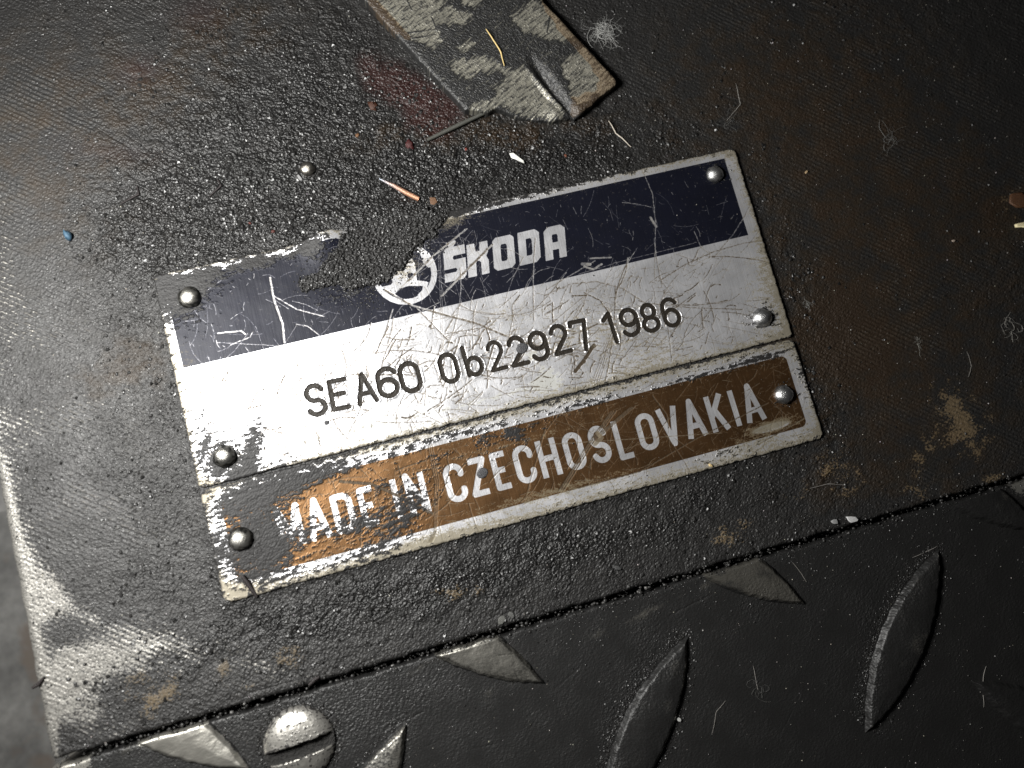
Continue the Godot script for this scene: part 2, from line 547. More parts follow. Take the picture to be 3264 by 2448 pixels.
			rough -= 0.20 * wet * (0.4 + 0.6 * n6[q])
			rough += (0.50 - rough) * b
			rough += 0.12 * tn
			alb[q * 3] = b8(r)
			alb[q * 3 + 1] = b8(gg)
			alb[q * 3 + 2] = b8(bb)
			orm[q * 3] = 255
			orm[q * 3 + 1] = b8(rough)
			orm[q * 3 + 2] = b8(b * 0.7 + rim * 0.5 + pk * 0.35 * (1.0 - b))
			panel_h[q] = y
			hb[q] = b8(y)
	return surface_material(tex(alb, w, h, Image.FORMAT_RGB8), tex(orm, w, h, Image.FORMAT_RGB8), tex(hb, w, h, Image.FORMAT_L8), 0.42, 0.46)


func build_panel() -> void:
	var mat := paint_panel()
	panel_mat = mat
	var xs := lines(-77.6, 116.0, 0.2, [-79.2, -78.75, -78.6, -78.4, -78.05], [122.0, 132.0, 150.0, 190.0, 250.0])
	var zs := lines(-81.0, 40.9, 0.2, [-230.0, -170.0, -130.0, -100.0, -88.0], [41.15, 41.35, 41.5, 41.6, 41.9])
	var drop_x := [-38.0, -1.7, -1.0, -0.35, -0.08]
	var drop_z := [-0.06, -0.3, -0.8, -1.6, -38.0]
	var nx := xs.size()
	var nz := zs.size()
	var pos := PackedVector3Array()
	pos.resize(nx * nz)
	var wob := FastNoiseLite.new()
	wob.frequency = 0.25
	wob.fractal_octaves = 4
	for j in nz:
		var z := zs[j]
		var kz: float = drop_z[j - (nz - 5)] if j >= nz - 5 else 0.0
		for i in nx:
			var x := xs[i]
			var y := panel_y(x, z) + kz
			if i < 5:
				y = minf(y, y + drop_x[i])
			var px := x
			var pz := z
			if i < 12:
				px += 0.35 * wob.get_noise_2d(z, 7.0) * (1.0 - i / 12.0)
			if j > nz - 12:
				pz += 0.35 * wob.get_noise_2d(x, 90.0) * (1.0 - (nz - 1 - j) / 11.0)
			pos[j * nx + i] = Vector3(px, y, pz)
	var parts := sheet(xs, zs, pos, Vector2(PX0, PZ0), Vector2(PSX, PSZ), PackedByteArray(), Vector3.ZERO)
	var o := part("steel_panel", parts[0], mat, self)
	mark(o, "black oily machine panel with diagonal milling marks under both plates", "machine panel", "", "structure")


# ---------------------------------------------------------------- lettering as pen strokes in a unit box (x to the right, y down)
func arc(cx: float, cy: float, rx: float, ry: float, a0: float, a1: float) -> PackedVector2Array:
	var out := PackedVector2Array()
	var n := maxi(4, int(absf(a1 - a0) / 14.0))
	for i in n + 1:
		var a := deg_to_rad(lerpf(a0, a1, float(i) / n))
		out.append(Vector2(cx + rx * cos(a), cy + ry * sin(a)))
	return out


func pts(a: Array) -> PackedVector2Array:
	var out := PackedVector2Array()
	for i in a.size() / 2:
		out.append(Vector2(a[i * 2], a[i * 2 + 1]))
	return out


func glyph(ch: String) -> Array:
	match ch:
		"0", "O":
			var k := 0.30 if ch == "0" else 0.22
			var o := arc(0.5, k, 0.5, k, 180, 360)
			o.append_array(arc(0.5, 1.0 - k, 0.5, k, 0, 180))
			o.append(Vector2(0, k))
			return [o]
		"C":
			var o := arc(0.5, 0.22, 0.5, 0.22, 12, -180)
			o.append_array(arc(0.5, 0.78, 0.5, 0.22, 180, -12))
			return [o]
		"6":
			var o := arc(0.52, 0.31, 0.52, 0.31, -28, -180)
			o.append_array(arc(0.5, 0.70, 0.5, 0.30, 180, 540))
			return [o]
		"9":
			var o := arc(0.48, 0.69, 0.52, 0.31, 152, 0)
			o.append_array(arc(0.5, 0.30, 0.5, 0.30, 0, -360))
			return [o]
		"b":
			return [pts([0.02, -0.04, 0.06, 0.95]), arc(0.53, 0.69, 0.47, 0.30, -160, 200)]
		"8":
			return [arc(0.5, 0.25, 0.42, 0.25, 0, 360), arc(0.5, 0.745, 0.5, 0.255, 0, 360)]
		"2":
			var o := arc(0.5, 0.29, 0.46, 0.29, -165, 28)
			o.append_array(pts([0.02, 1.0, 1.0, 1.0]))
			return [o]
		"7":
			return [pts([0.02, 0.12, 0.06, 0.0, 0.98, 0.0, 0.72, 1.02])]
		"1":
			return [pts([0.12, 0.20, 0.55, 0.0, 0.58, 1.06])]
		"S":
			var o := arc(0.5, 0.26, 0.48, 0.26, -18, -270)
			o.append_array(arc(0.5, 0.76, 0.5, 0.24, -90, 162))
			return [o]
		"E":
			return [pts([1.0, 0.0, 0.03, 0.0, 0.03, 1.0, 1.0, 1.0]), pts([0.03, 0.48, 0.82, 0.48])]
		"A":
			return [pts([0.0, 1.0, 0.5, 0.0, 1.0, 1.0]), pts([0.2, 0.68, 0.8, 0.68])]
		"M":
			return [pts([0.0, 1.0, 0.0, 0.0, 0.5, 0.75, 1.0, 0.0, 1.0, 1.0])]
		"D":
			var o := pts([0.0, 0.0, 0.42, 0.0])
			o.append_array(arc(0.5, 0.22, 0.5, 0.22, -90, 0))
			o.append_array(arc(0.5, 0.78, 0.5, 0.22, 0, 90))
			o.append_array(pts([0.0, 1.0, 0.0, 0.0]))
			return [o]
		"I":
			return [pts([0.5, 0.0, 0.5, 1.0])]
		"N":
			return [pts([0.0, 1.0, 0.0, 0.0, 1.0, 1.0, 1.0, 0.0])]
		"Z":
			return [pts([0.0, 0.0, 1.0, 0.0, 0.0, 1.0, 1.0, 1.0])]
		"H":
			return [pts([0.0, 0.0, 0.0, 1.0]), pts([1.0, 0.0, 1.0, 1.0]), pts([0.0, 0.5, 1.0, 0.5])]
		"L":
			return [pts([0.0, 0.0, 0.0, 1.0, 1.0, 1.0])]
		"V":
			return [pts([0.0, 0.0, 0.5, 1.0, 1.0, 0.0])]
		"K":
			return [pts([0.0, 0.0, 0.0, 1.0]), pts([1.0, 0.0, 0.05, 0.58]), pts([0.34, 0.40, 1.0, 1.0])]
	return []


func write_glyph(f: Field, ids: PackedByteArray, id: int, ch: String, at: Vector2, wide: float, tall: float, hw: float, square: bool) -> void:
	var lean := 0.0 if square or hw > 0.4 else rng.randfn(0.0, 0.022)
	for stroke: PackedVector2Array in glyph(ch):
		var o := PackedVector2Array()
		for p in stroke:
			o.append(at + Vector2((p.x - 0.5) * wide, (p.y - 0.5) * tall).rotated(lean))
		f.pen(o, hw, 1.0, ids, id, square)


# block letters of the wide slanted kind: an outline less its counters
func block(f: Field, ids: PackedByteArray, id: int, at: Vector2, wide: float, tall: float, outline: Array, holes: Array) -> void:
	var put := func(a: Array) -> PackedVector2Array:
		var o := PackedVector2Array()
		for p in pts(a):
			o.append(at + Vector2((p.x - 0.5) * wide - (p.y - 0.5) * tall * 0.19, (p.y - 0.5) * tall))
		return o
	var shape: PackedVector2Array = put.call(outline)
	f.poly(shape, 1.0)
	for hole in holes:
		f.poly(put.call(hole), 0.0)
	var lo := at - Vector2(wide, tall) * 0.75
	var hi := at + Vector2(wide, tall) * 0.75
	for j in range(int((lo.y - f.z0) * f.sz), int((hi.y - f.z0) * f.sz)):
		for i in range(int((lo.x - f.x0) * f.sx), int((hi.x - f.x0) * f.sx)):
			var p := Vector2(f.x0 + (i + 0.5) / f.sx, f.z0 + (j + 0.5) / f.sz)
			if f.d[j * f.w + i] > 0.5 and Geometry2D.is_point_in_polygon(p, shape):
				ids[j * f.w + i] = id


# ---------------------------------------------------------------- a plate's surface from its layers
# pr printed film, en engraving, sc scratches, di dark grime, fi tan film of dirt, du dull patches
func paint_plate(w: int, h: int, s: float, pr: Field, en: Field, sc: Field, fine: Field, di: Field, fi: Field, du: Field, film: Color, film_metal: float, film_rough: float, dark_scratches: float, seed_: int) -> Array:
	var dd := di.scaled(w, h)
	var ff := fi.scaled(w, h)
	var uu := du.scaled(w, h)
	var n1 := noise(w, h, 0.42 / s, 0.30 / s, 3, seed_)
	var n2 := noise(w, h, 1.9 / s, 0.75 / s, 4, seed_ + 1)
	var n3 := noise(w, h, 9.0 / s, 6.0 / s, 4, seed_ + 2)
	var n4 := noise(w, h, 0.16 / s, 0.16 / s, 2, seed_ + 3)
	var n5 := noise(w, h, 0.22 / s, 7.0 / s, 3, seed_ + 4)
	var n6 := noise(w, h, 0.9 / s, 0.9 / s, 3, seed_ + 5)
	var alb := PackedByteArray()
	alb.resize(w * h * 3)
	var orm := PackedByteArray()
	orm.resize(w * h * 3)
	var hb := PackedByteArray()
	hb.resize(w * h)
	var ht := PackedFloat32Array()
	ht.resize(w * h)
	var lip := Field.new(w, h, en.x0, en.z0, w / en.sx, h / en.sz)
	lip.d = en.d.duplicate()
	lip.blur(9)
	var ld := lip.d
	var pd := pr.d
	var ed := en.d
	var sd := sc.d
	var fd := fine.d
	for q in w * h:
		var g := n1[q]
		var c := n2[q]
		var f4 := n4[q]
		# printed film, nibbled a little at its rim and in its wear
		var p := clampf((pd[q] + (f4 - 0.5) * 0.5 - 0.42) * 5.0, 0.0, 1.0) if pd[q] > 0.01 else 0.0
		var wear := clampf((n6[q] - 0.80) * 12.0, 0.0, 1.0)
		p *= 1.0 - wear * 0.15
		var s1 := clampf(sd[q] * (0.6 + g * 0.7), 0.0, 1.0)
		var s2 := clampf(fd[q] * (0.6 + f4 * 0.7), 0.0, 1.0)
		var sil := 0.85 + 0.10 * (n5[q] - 0.5) + 0.05 * (n3[q] - 0.5)
		var r := sil
		var gg := sil * 1.0
		var b := sil * 1.015
		var metal := 0.76
		var rough := 0.40 + 0.14 * (n3[q] - 0.5) + 0.16 * (f4 - 0.5)
		var y := 0.60 + 0.025 * (n5[q] - 0.5) + 0.02 * (f4 - 0.5)
		# dull patches
		var u := clampf((uu[q] + (c - 0.5) * 0.9 - 0.40) * 6.0, 0.0, 1.0) if uu[q] > 0.03 else 0.0
		r += (0.62 - r) * u * 0.8
		gg += (0.62 - gg) * u * 0.8
		b += (0.60 - b) * u * 0.8
		rough += 0.16 * u
		metal -= 0.45 * u
		# tan film of dirt, in specks where thin
		var t := clampf((ff[q] * 1.1 + (g - 0.5) * 0.85 + (c - 0.5) * 0.8 - 0.45) * 2.6, 0.0, 1.0) * clampf(ff[q] * 4.0, 0.0, 1.0)
		# the printed film over the metal, bared by scratches
		var bare := clampf(maxf(s1 * 1.3, s2 * 1.2), 0.0, 1.0)
		var pk := p * (1.0 - bare * lerpf(0.82, 0.25, dark_scratches))
		var tone := 0.92 + 0.18 * (n3[q] - 0.5) + 0.12 * (f4 - 0.5)
		r += (film.r * tone - r) * pk
		gg += (film.g * tone - gg) * pk
		b += (film.b * tone - b) * pk
		metal += (film_metal - metal) * pk
		rough += (film_rough + 0.1 * (f4 - 0.5) - rough) * pk
		y += 0.02 * pk
		# on bare metal a scratch holds dirt; in the film it shows tan metal
		var on_metal := maxf(1.0 - p, dark_scratches)
		var dk := clampf(s1 * 1.15 * on_metal, 0.0, 1.0)
		r += (0.25 - r) * dk
		gg += (0.215 - gg) * dk
		b += (0.17 - b) * dk
		var dk2 := clampf(s2 * 0.9 * on_metal, 0.0, 1.0)
		r += (0.47 - r) * dk2
		gg += (0.43 - gg) * dk2
		b += (0.36 - b) * dk2
		metal -= (dk * 0.6 + dk2 * 0.4) * metal
		rough += 0.2 * dk
		var tanned := maxf(t * 0.80, bare * p * 0.35 * (1.0 - dark_scratches))
		r += (0.45 - r) * tanned
		gg += (0.42 - gg) * tanned
		b += (0.35 - b) * tanned
		metal -= metal * tanned * 0.55
		rough += 0.14 * t
		y -= 0.10 * s1 + 0.05 * s2
		# specks
		var sp := clampf((n6[q] + (f4 - 0.5) * 0.5 - 0.84) * 14.0, 0.0, 1.0) * 0.6
		r += (0.2 - r) * sp
		gg += (0.18 - gg) * sp
		b += (0.15 - b) * sp
		metal -= metal * sp * 0.7
		# engraved strokes, dark with old oil
		var e := clampf((ed[q] + (f4 - 0.5) * 0.5 + (g - 0.5) * 0.55 - 0.38) * 3.5, 0.0, 1.0) if ed[q] > 0.01 else 0.0
		r += (0.135 - r) * e
		gg += (0.12 - gg) * e
		b += (0.10 - b) * e
		metal -= metal * e
		rough += (0.55 - rough) * e
		y += 0.20 * clampf(ld[q] * 2.0, 0.0, 1.0) * (0.6 + 0.8 * g)
		y -= 0.42 * e * (0.7 + 0.6 * g)
		# dark grime, ragged
		var k := clampf((dd[q] * 1.25 + (c - 0.5) * 1.25 + (g - 0.5) * 0.7 + (n3[q] - 0.5) * 0.3 + (f4 - 0.5) * 0.35 - 0.50) * 4.6, 0.0, 1.0) if dd[q] > 0.04 else 0.0
		var sh := 0.155 * (0.9 + 0.35 * (g - 0.5))
		r += (sh * 1.02 - r) * k
		gg += (sh - gg) * k
		b += (sh * 1.0 - b) * k
		metal -= metal * k
		rough += (0.52 + 0.14 * (f4 - 0.5) - rough) * k
		y += k * (0.02 + 0.26 * (0.6 * g + 0.4 * c))
		alb[q * 3] = b8(r)
		alb[q * 3 + 1] = b8(gg)
		alb[q * 3 + 2] = b8(b)
		orm[q * 3] = 255
		orm[q * 3 + 1] = b8(rough)
		orm[q * 3 + 2] = b8(metal)
		ht[q] = y
		hb[q] = b8(y)
	return [surface_material(tex(alb, w, h, Image.FORMAT_RGB8), tex(orm, w, h, Image.FORMAT_RGB8), tex(hb, w, h, Image.FORMAT_L8), 0.22, 0.32), ht]


# random wear: many short and some long fine lines
func wear(f: Field, count: int, lo: Vector2, hi: Vector2, longest: float, hw0: float, hw1: float, val0: float, val1: float, angles: Array) -> void:
	var no := FastNoiseLite.new()
	no.frequency = 0.12
	no.seed = count
	for k in count:
		var p := Vector2(rng.randf_range(lo.x, hi.x), rng.randf_range(lo.y, hi.y))
		var a := deg_to_rad(angles[rng.randi() % angles.size()] + rng.randfn(0.0, 13.0))
		var l := longest * pow(rng.randf(), 2.6) + 0.4
		var bend := rng.randfn(0.0, 0.07) * l
		var d := Vector2(cos(a), sin(a))
		var m := p + d * l * 0.5 + Vector2(-d.y, d.x) * bend
		f.scratch([p, p.lerp(m, 0.5) + Vector2(-d.y, d.x) * bend * 0.25, m, m.lerp(p + d * l, 0.5) + Vector2(-d.y, d.x) * bend * 0.25, p + d * l], rng.randf_range(hw0, hw1), rng.randf_range(val0, val1), no)


# how far the plate with the number is bent: a lip lifted at its upper edge and a dent beside it
func bend(x: float, z: float) -> float:
	var a := Vector2((x + 22.2) / 3.6, (z + 25.6) / 4.0)
	var b := Vector2((x + 15.0) / 8.0, (z + 24.0) / 6.6)
	var c := Vector2((x + 17.0) / 9.0, (z + 13.5) / 3.0)
	return 1.25 * exp(-a.length_squared()) - 0.95 * exp(-b.length_squared() * 1.3) + 0.10 * exp(-c.length_squared())


func plate_grid(x0: float, x1: float, z0: float, z1: float, w: int, h: int, tx0: float, tz0: float, tw: float, td: float, ht: PackedFloat32Array, ids: PackedByteArray, bent: bool, origin: Vector3, corner: float) -> Dictionary:
	var step := 0.15
	var xs := lines(x0 + 0.25, x1 - 0.25, step, [x0 - 0.02, x0, x0 + 0.03, x0 + 0.1], [x1 - 0.1, x1 - 0.03, x1, x1 + 0.02])
	var zs := lines(z0 + 0.25, z1 - 0.25, step, [z0 - 0.02, z0, z0 + 0.03, z0 + 0.1], [z1 - 0.1, z1 - 0.03, z1, z1 + 0.02])
	var drop := [1.1, 0.45, 0.16, 0.05]
	var nx := xs.size()
	var nz := zs.size()
	var pos := PackedVector3Array()
	pos.resize(nx * nz)
	var cell := PackedByteArray()
	cell.resize(nx * nz)
	var no := FastNoiseLite.new()
	no.frequency = 0.22
	no.fractal_octaves = 4
	for j in nz:
		for i in nx:
			var x := xs[i]
			var z := zs[j]
			var y := 0.75 + 0.35 * (sample(ht, w, h, (x - tx0) / tw * w, (z - tz0) / td * h) - 0.6)
			var e := mini(mini(i, nx - 1 - i), mini(j, nz - 1 - j))
			if e < 4:
				y -= drop[e]
			if bent:
				y += bend(x, z)
			y += 0.10 * no.get_noise_2d(x * 0.3, z * 0.3)
			# corners a little round, edges not quite straight
			var ex := maxf(absf(x - (x0 + x1) * 0.5) - ((x1 - x0) * 0.5 - corner), 0.0)
			var ez := maxf(absf(z - (z0 + z1) * 0.5) - ((z1 - z0) * 0.5 - corner), 0.0)
			var px := x
			var pz := z
			if ex > 0.0 and ez > 0.0:
				var l := sqrt(ex * ex + ez * ez)
				var k := maxf(ex, ez) / l
				px = x - signf(x - (x0 + x1) * 0.5) * ex * (1.0 - k)
				pz = z - signf(z - (z0 + z1) * 0.5) * ez * (1.0 - k)
			var near := clampf(1.0 - minf(minf(x - x0, x1 - x), minf(z - z0, z1 - z)) / 1.2, 0.0, 1.0)
			px += near * 0.16 * no.get_noise_2d(z * 2.5, 11.0 + signf(x))
			pz += near * 0.16 * no.get_noise_2d(x * 2.5, 40.0 + signf(z))
			if bent:
				pz -= 1.0 * exp(-pow((x + 21.8) / 3.4, 2.0)) * clampf((-z - 20.0) / 6.0, 0.0, 1.0)
			pos[j * nx + i] = Vector3(px, y, pz)
			if i < nx - 1 and j < nz - 1:
				var cx := clampi(int(((xs[i] + xs[i + 1]) * 0.5 - tx0) / tw * w), 0, w - 1)
				var cz := clampi(int(((zs[j] + zs[j + 1]) * 0.5 - tz0) / td * h), 0, h - 1)
				cell[j * nx + i] = ids[cz * w + cx]
	return sheet(xs, zs, pos, Vector2(tx0, tz0), Vector2(tw, td), cell, origin)


func build_number_plate() -> void:
	var w := 2048
	var h := 718
	var x0 := -50.2
	var z0 := -26.5
	var tw := 100.4
	var td := 35.2
	var ids := PackedByteArray()
	ids.resize(w * h)
	var pr := Field.new(w, h, x0, z0, tw, td)
	for j in h:
		var z := z0 + (j + 0.5) / h * td
		for i in w:
			var x := x0 + (i + 0.5) / w * tw
			if x > -48.6 and x < 47.7 and z > -24.9 and z < -10.55:
				pr.d[j * w + i] = 1.0
				ids[j * w + i] = 1
	# the maker's sign and name stand out of the dark band as bare metal
	var ink := Field.new(w, h, x0, z0, tw, td)
	var ring := arc(-11.35, -17.55, 4.85, 4.85, 0, 360)
	ink.pen(ring, 0.46, 1.0, ids, 2)
	ink.poly(PackedVector2Array([Vector2(-13.79, -18.35), Vector2(-12.62, -18.86), Vector2(-11.48, -18.88), Vector2(-10.30, -20.19), Vector2(-9.55, -19.72), Vector2(-9.29, -18.86), Vector2(-9.48, -17.32), Vector2(-9.69, -15.95), Vector2(-8.07, -15.31), Vector2(-8.70, -14.73), Vector2(-11.21, -15.33), Vector2(-12.75, -15.25), Vector2(-13.90, -14.45), Vector2(-15.54, -15.43), Vector2(-15.92, -16.20), Vector2(-14.03, -16.20), Vector2(-13.58, -16.52)]), 1.0)
	ink.poly(PackedVector2Array([Vector2(-8.20, -21.29), Vector2(-7.18, -20.75), Vector2(-6.43, -19.18), Vector2(-6.21, -17.74), Vector2(-7.31, -17.60), Vector2(-7.93, -18.54), Vector2(-8.05, -20.36)]), 1.0)
	ink.poly(PackedVector2Array([Vector2(-8.73, -15.37), Vector2(-7.92, -15.18), Vector2(-9.06, -13.29), Vector2(-10.10, -12.95), Vector2(-10.14, -13.54), Vector2(-9.23, -14.11)]), 1.0)
	ink.poly(arc(Vector2(-10.48, -16.97).x, Vector2(-10.48, -16.97).y, 0.55, 0.55, 0, 345), 0.0)
	for j in h:
		for i in range(int((-17.0 - x0) / tw * w), int((-5.8 - x0) / tw * w)):
			if ink.d[j * w + i] > 0.5:
				ids[j * w + i] = 2
	var full := [0.16, 0.0, 0.84, 0.0, 1.0, 0.1, 1.0, 0.9, 0.84, 1.0, 0.16, 1.0, 0.0, 0.9, 0.0, 0.1]
	block(ink, ids, 3, Vector2(-2.9, -17.3), 3.7, 5.7, [0.16, 0.0, 0.98, 0.0, 1.0, 0.3, 1.0, 0.9, 0.84, 1.0, 0.0, 1.0, 0.0, 0.72, 0.0, 0.1], [[0.46, 0.27, 1.1, 0.27, 1.1, 0.39, 0.46, 0.39, 0.41, 0.33], [-0.1, 0.63, 0.54, 0.63, 0.60, 0.69, 0.54, 0.75, -0.1, 0.75]])
	ink.poly(PackedVector2Array([Vector2(-3.55, -21.1), Vector2(-2.9, -20.8), Vector2(-2.0, -21.2), Vector2(-1.8, -20.9), Vector2(-2.5, -20.1), Vector2(-3.2, -20.1)]), 1.0)
	block(ink, ids, 4, Vector2(1.0, -17.15), 3.6, 5.5, [0.0, 0.0, 0.36, 0.0, 0.42, 0.26, 0.60, 0.26, 0.62, 0.0, 1.0, 0.0, 1.0, 0.34, 0.90, 0.46, 1.0, 0.6, 1.0, 1.0, 0.64, 1.0, 0.64, 0.62, 0.56, 0.56, 0.44, 0.56, 0.40, 0.62, 0.40, 1.0, 0.0, 1.0], [])
	block(ink, ids, 5, Vector2(5.5, -17.25), 3.7, 5.6, full, [[0.40, 0.24, 0.60, 0.24, 0.66, 0.30, 0.66, 0.70, 0.60, 0.76, 0.40, 0.76, 0.36, 0.70, 0.36, 0.30]])
	block(ink, ids, 6, Vector2(9.9, -17.2), 3.7, 5.6, [0.0, 0.0, 0.80, 0.0, 1.0, 0.12, 1.0, 0.88, 0.80, 1.0, 0.0, 1.0], [[0.36, 0.24, 0.58, 0.24, 0.64, 0.30, 0.64, 0.70, 0.58, 0.76, 0.36, 0.76]])
	block(ink, ids, 7, Vector2(14.4, -17.0), 3.7, 5.6, [0.2, 0.0, 0.8, 0.0, 1.0, 0.12, 1.0, 1.0, 0.66, 1.0, 0.66, 0.72, 0.36, 0.72, 0.36, 1.0, 0.0, 1.0, 0.0, 0.12], [[0.38, 0.26, 0.60, 0.26, 0.64, 0.32, 0.64, 0.50, 0.38, 0.50, 0.36, 0.32]])
	ink.blur(2)
	for q in w * h:
		pr.d[q] *= 1.0 - clampf(ink.d[q] * 1.1, 0.0, 1.0)
	# the number, engraved
	var en := Field.new(w, h, x0, z0, tw, td)
	var text := "SEA600b229271986"
	var at := [-29.9, -26.2, -22.0, -18.3, -14.6, -8.15, -4.1, -0.2, 3.45, 7.1, 10.8, 14.2, 19.8, 23.1, 26.65, 30.4]
	for k in text.length():
		write_glyph(en, ids, 10 + k, text[k], Vector2(at[k], -0.62 + rng.randfn(0.0, 0.06)), (2.5 if k > 4 else 2.75) + rng.randfn(0.0, 0.08), 4.55 + rng.randfn(0.0, 0.1), 0.37 + rng.randfn(0.0, 0.025), false)
	# hands of the years: scratches one can point to, then the rest
	var no := FastNoiseLite.new()
	no.frequency = 0.12
	var sc := Field.new(w, h, x0, z0, tw, td)
	var fine := Field.new(w, h, x0, z0, tw, td)
	sc.scratch([Vector2(-15.08, -15.57), Vector2(-11.48, -12.00), Vector2(-6.74, -9.25), Vector2(-1.93, -6.64), Vector2(2.00, -3.60), Vector2(5.36, -1.34), Vector2(13.03, 2.80)], 0.17, 0.75, no)
	sc.scratch([Vector2(-10.85, -11.44), Vector2(-9.49, -9.13), Vector2(-6.82, -4.35)], 0.10, 0.7, no)
	for o in [0.0, 0.28]:
		sc.scratch([Vector2(3.86, -19.04) + Vector2(o, 0), Vector2(-1.09, -15.95) + Vector2(o, 0), Vector2(-6.56, -12.41) + Vector2(o, 0)], 0.10, 0.85, no)
		sc.scratch([Vector2(0.24, -22.59) + Vector2(o, 0), Vector2(-6.56, -19.19) + Vector2(o, 0), Vector2(-11.22, -16.17) + Vector2(o, 0)], 0.09, 0.85, no)
		sc.scratch([Vector2(-5.07, -20.14) + Vector2(o, 0), Vector2(-7.44, -8.63) + Vector2(o, 0), Vector2(-9.96, 2.17) + Vector2(o, 0)], 0.05, 0.5, no)
	sc.scratch([Vector2(11.83, 5.06), Vector2(13.76, 3.63), Vector2(16.15, 1.49)], 0.30, 1.0, no)
	sc.scratch([Vector2(12.98, -1.07), Vector2(15.12, -1.19), Vector2(17.55, -1.73), Vector2(20.61, -0.98)], 0.14, 0.8, no)
	sc.scratch([Vector2(16.88, -7.43), Vector2(19.14, -5.58), Vector2(20.35, -2.35)], 0.10, 0.9, no)
	sc.scratch([Vector2(27.01, -3.11), Vector2(34.60, -0.45), Vector2(42.83, 1.79)], 0.09, 0.75, no)
	sc.scratch([Vector2(10.10, -2.58), Vector2(20.83, -1.74), Vector2(28.19, 4.14)], 0.06, 0.5, no)
	sc.scratch([Vector2(13.51, 2.52), Vector2(18.44, 6.56), Vector2(23.33, 9.39)], 0.07, 0.7, no)
	sc.scratch([Vector2(18.31, -1.54), Vector2(22.91, 2.43), Vector2(26.14, 2.66)], 0.06, 0.6, no)
	sc.scratch([Vector2(0.01, -2.66), Vector2(-2.45, 1.32), Vector2(-1.61, 1.69)], 0.12, 0.9, no)
	sc.scratch([Vector2(-0.61, -5.68), Vector2(-0.49, -3.74), Vector2(-0.99, -2.43)], 0.12, 0.9, no)
	for k in 4:
		sc.scratch([Vector2(20.23, -1.07) + Vector2(k * 0.35, 0), Vector2(16.81, 3.74) + Vector2(k * 0.4, 0), Vector2(13.87, 7.80) + Vector2(k * 0.45, 0)], 0.07, 0.6, no)
	fine.scratch([Vector2(-32.48, -21.79), Vector2(-32.68, -17.90), Vector2(-32.24, -13.89), Vector2(-32.62, -10.87)], 0.16, 0.9, no)
	fine.scratch([Vector2(-32.51, -18.65), Vector2(-29.59, -15.74), Vector2(-25.60, -13.52)], 0.10, 0.8, no)
	fine.scratch([Vector2(-30.13, -13.37), Vector2(-28.45, -12.57), Vector2(-27.02, -10.66)], 0.08, 0.8, no)
	fine.scratch([Vector2(-42.32, -14.81), Vector2(-38.77, -14.32), Vector2(-38.19, -13.64)], 0.12, 0.8, no)
	fine.scratch([Vector2(-40.78, -12.50), Vector2(-37.59, -13.03), Vector2(-37.08, -13.68)], 0.08, 0.8, no)
	fine.scratch([Vector2(-42.63, -13.34), Vector2(-35.78, -11.27), Vector2(-29.60, -9.20)], 0.05, 0.6, no)
	fine.scratch([Vector2(32.67, -26.63), Vector2(33.24, -21.35), Vector2(32.30, -16.46), Vector2(29.36, -7.09)], 0.07, 0.75, no)
	fine.scratch([Vector2(31.67, -17.46), Vector2(32.23, -15.64)], 0.2, 0.9, no)
	fine.scratch([Vector2(16.83, -10.73), Vector2(24.38, -11.18), Vector2(37.91, -11.36)], 0.05, 0.6, no)
	fine.scratch([Vector2(18.12, -11.82), Vector2(19.51, -10.92), Vector2(21.16, -11.52)], 0.18, 0.9, no)
	fine.scratch([Vector2(19.49, -12.91), Vector2(23.03, -12.24)], 0.14, 0.7, no)
	fine.scratch([Vector2(38.52, -13.34), Vector2(38.87, -10.29), Vector2(40.15, -8.90)], 0.08, 0.6, no)
	fine.scratch([Vector2(17.92, -12.28), Vector2(19.21, -11.90)], 0.26, 1.0, no)
	wear(sc, 300, Vector2(-49, -10.4), Vector2(49, 8), 9.0, 0.03, 0.075, 0.3, 0.85, [-38, -50, -20, 12, 80, 100, 25])
	wear(fine, 700, Vector2(-49, -10.4), Vector2(49, 8), 6.0, 0.025, 0.055, 0.25, 0.8, [-40, -20, 0, 15, 85, 100, 40])
	wear(sc, 260, Vector2(-10, -9), Vector2(40, 7), 9.0, 0.03, 0.09, 0.45, 0.95, [-35, -50, 8, 15])
	wear(sc, 160, Vector2(-47, -9), Vector2(-10, 7), 5.0, 0.05, 0.11, 0.55, 1.0, [-40, 10, -60, 80])
	wear(sc, 70, Vector2(-20, -9.5), Vector2(42, 7), 22.0, 0.05, 0.11, 0.5, 0.95, [-35, -48, 10, 16, -25, 96])
	wear(sc, 200, Vector2(-15, -9), Vector2(40, 7), 3.0, 0.05, 0.13, 0.5, 1.0, [-40, 10, -60])
	wear(fine, 260, Vector2(-47, -24), Vector2(47, -11), 5.0, 0.025, 0.06, 0.2, 0.75, [-40, 10, 80, 95, 40])
	wear(fine, 90, Vector2(-12, -22), Vector2(2, -11), 5.0, 0.025, 0.05, 0.35, 0.9, [-50, -35, 60, 85])
	# dirt
	var cw := 320
	var ch := 112
	var di := Field.new(cw, ch, x0, z0, tw, td)
	var fi := Field.new(cw, ch, x0, z0, tw, td)
	var du := Field.new(cw, ch, x0, z0, tw, td)
	for j in ch:
		var z := z0 + (j + 0.5) / ch * td
		for i in cw:
			var x := x0 + (i + 0.5) / cw * tw
			var ex := minf(x + 50.0, 50.0 - x)
			var ez := minf(z + 26.3, 8.35 - z)
			fi.d[j * cw + i] = 0.85 * exp(-ex / 1.3) + 0.85 * exp(-ez / 1.1) + (0.12 if z > -10.0 and x > 0.0 else 0.04)
			di.d[j * cw + i] = 0.32 * exp(-ex / 0.5) + 0.34 * exp(-ez / 0.45)
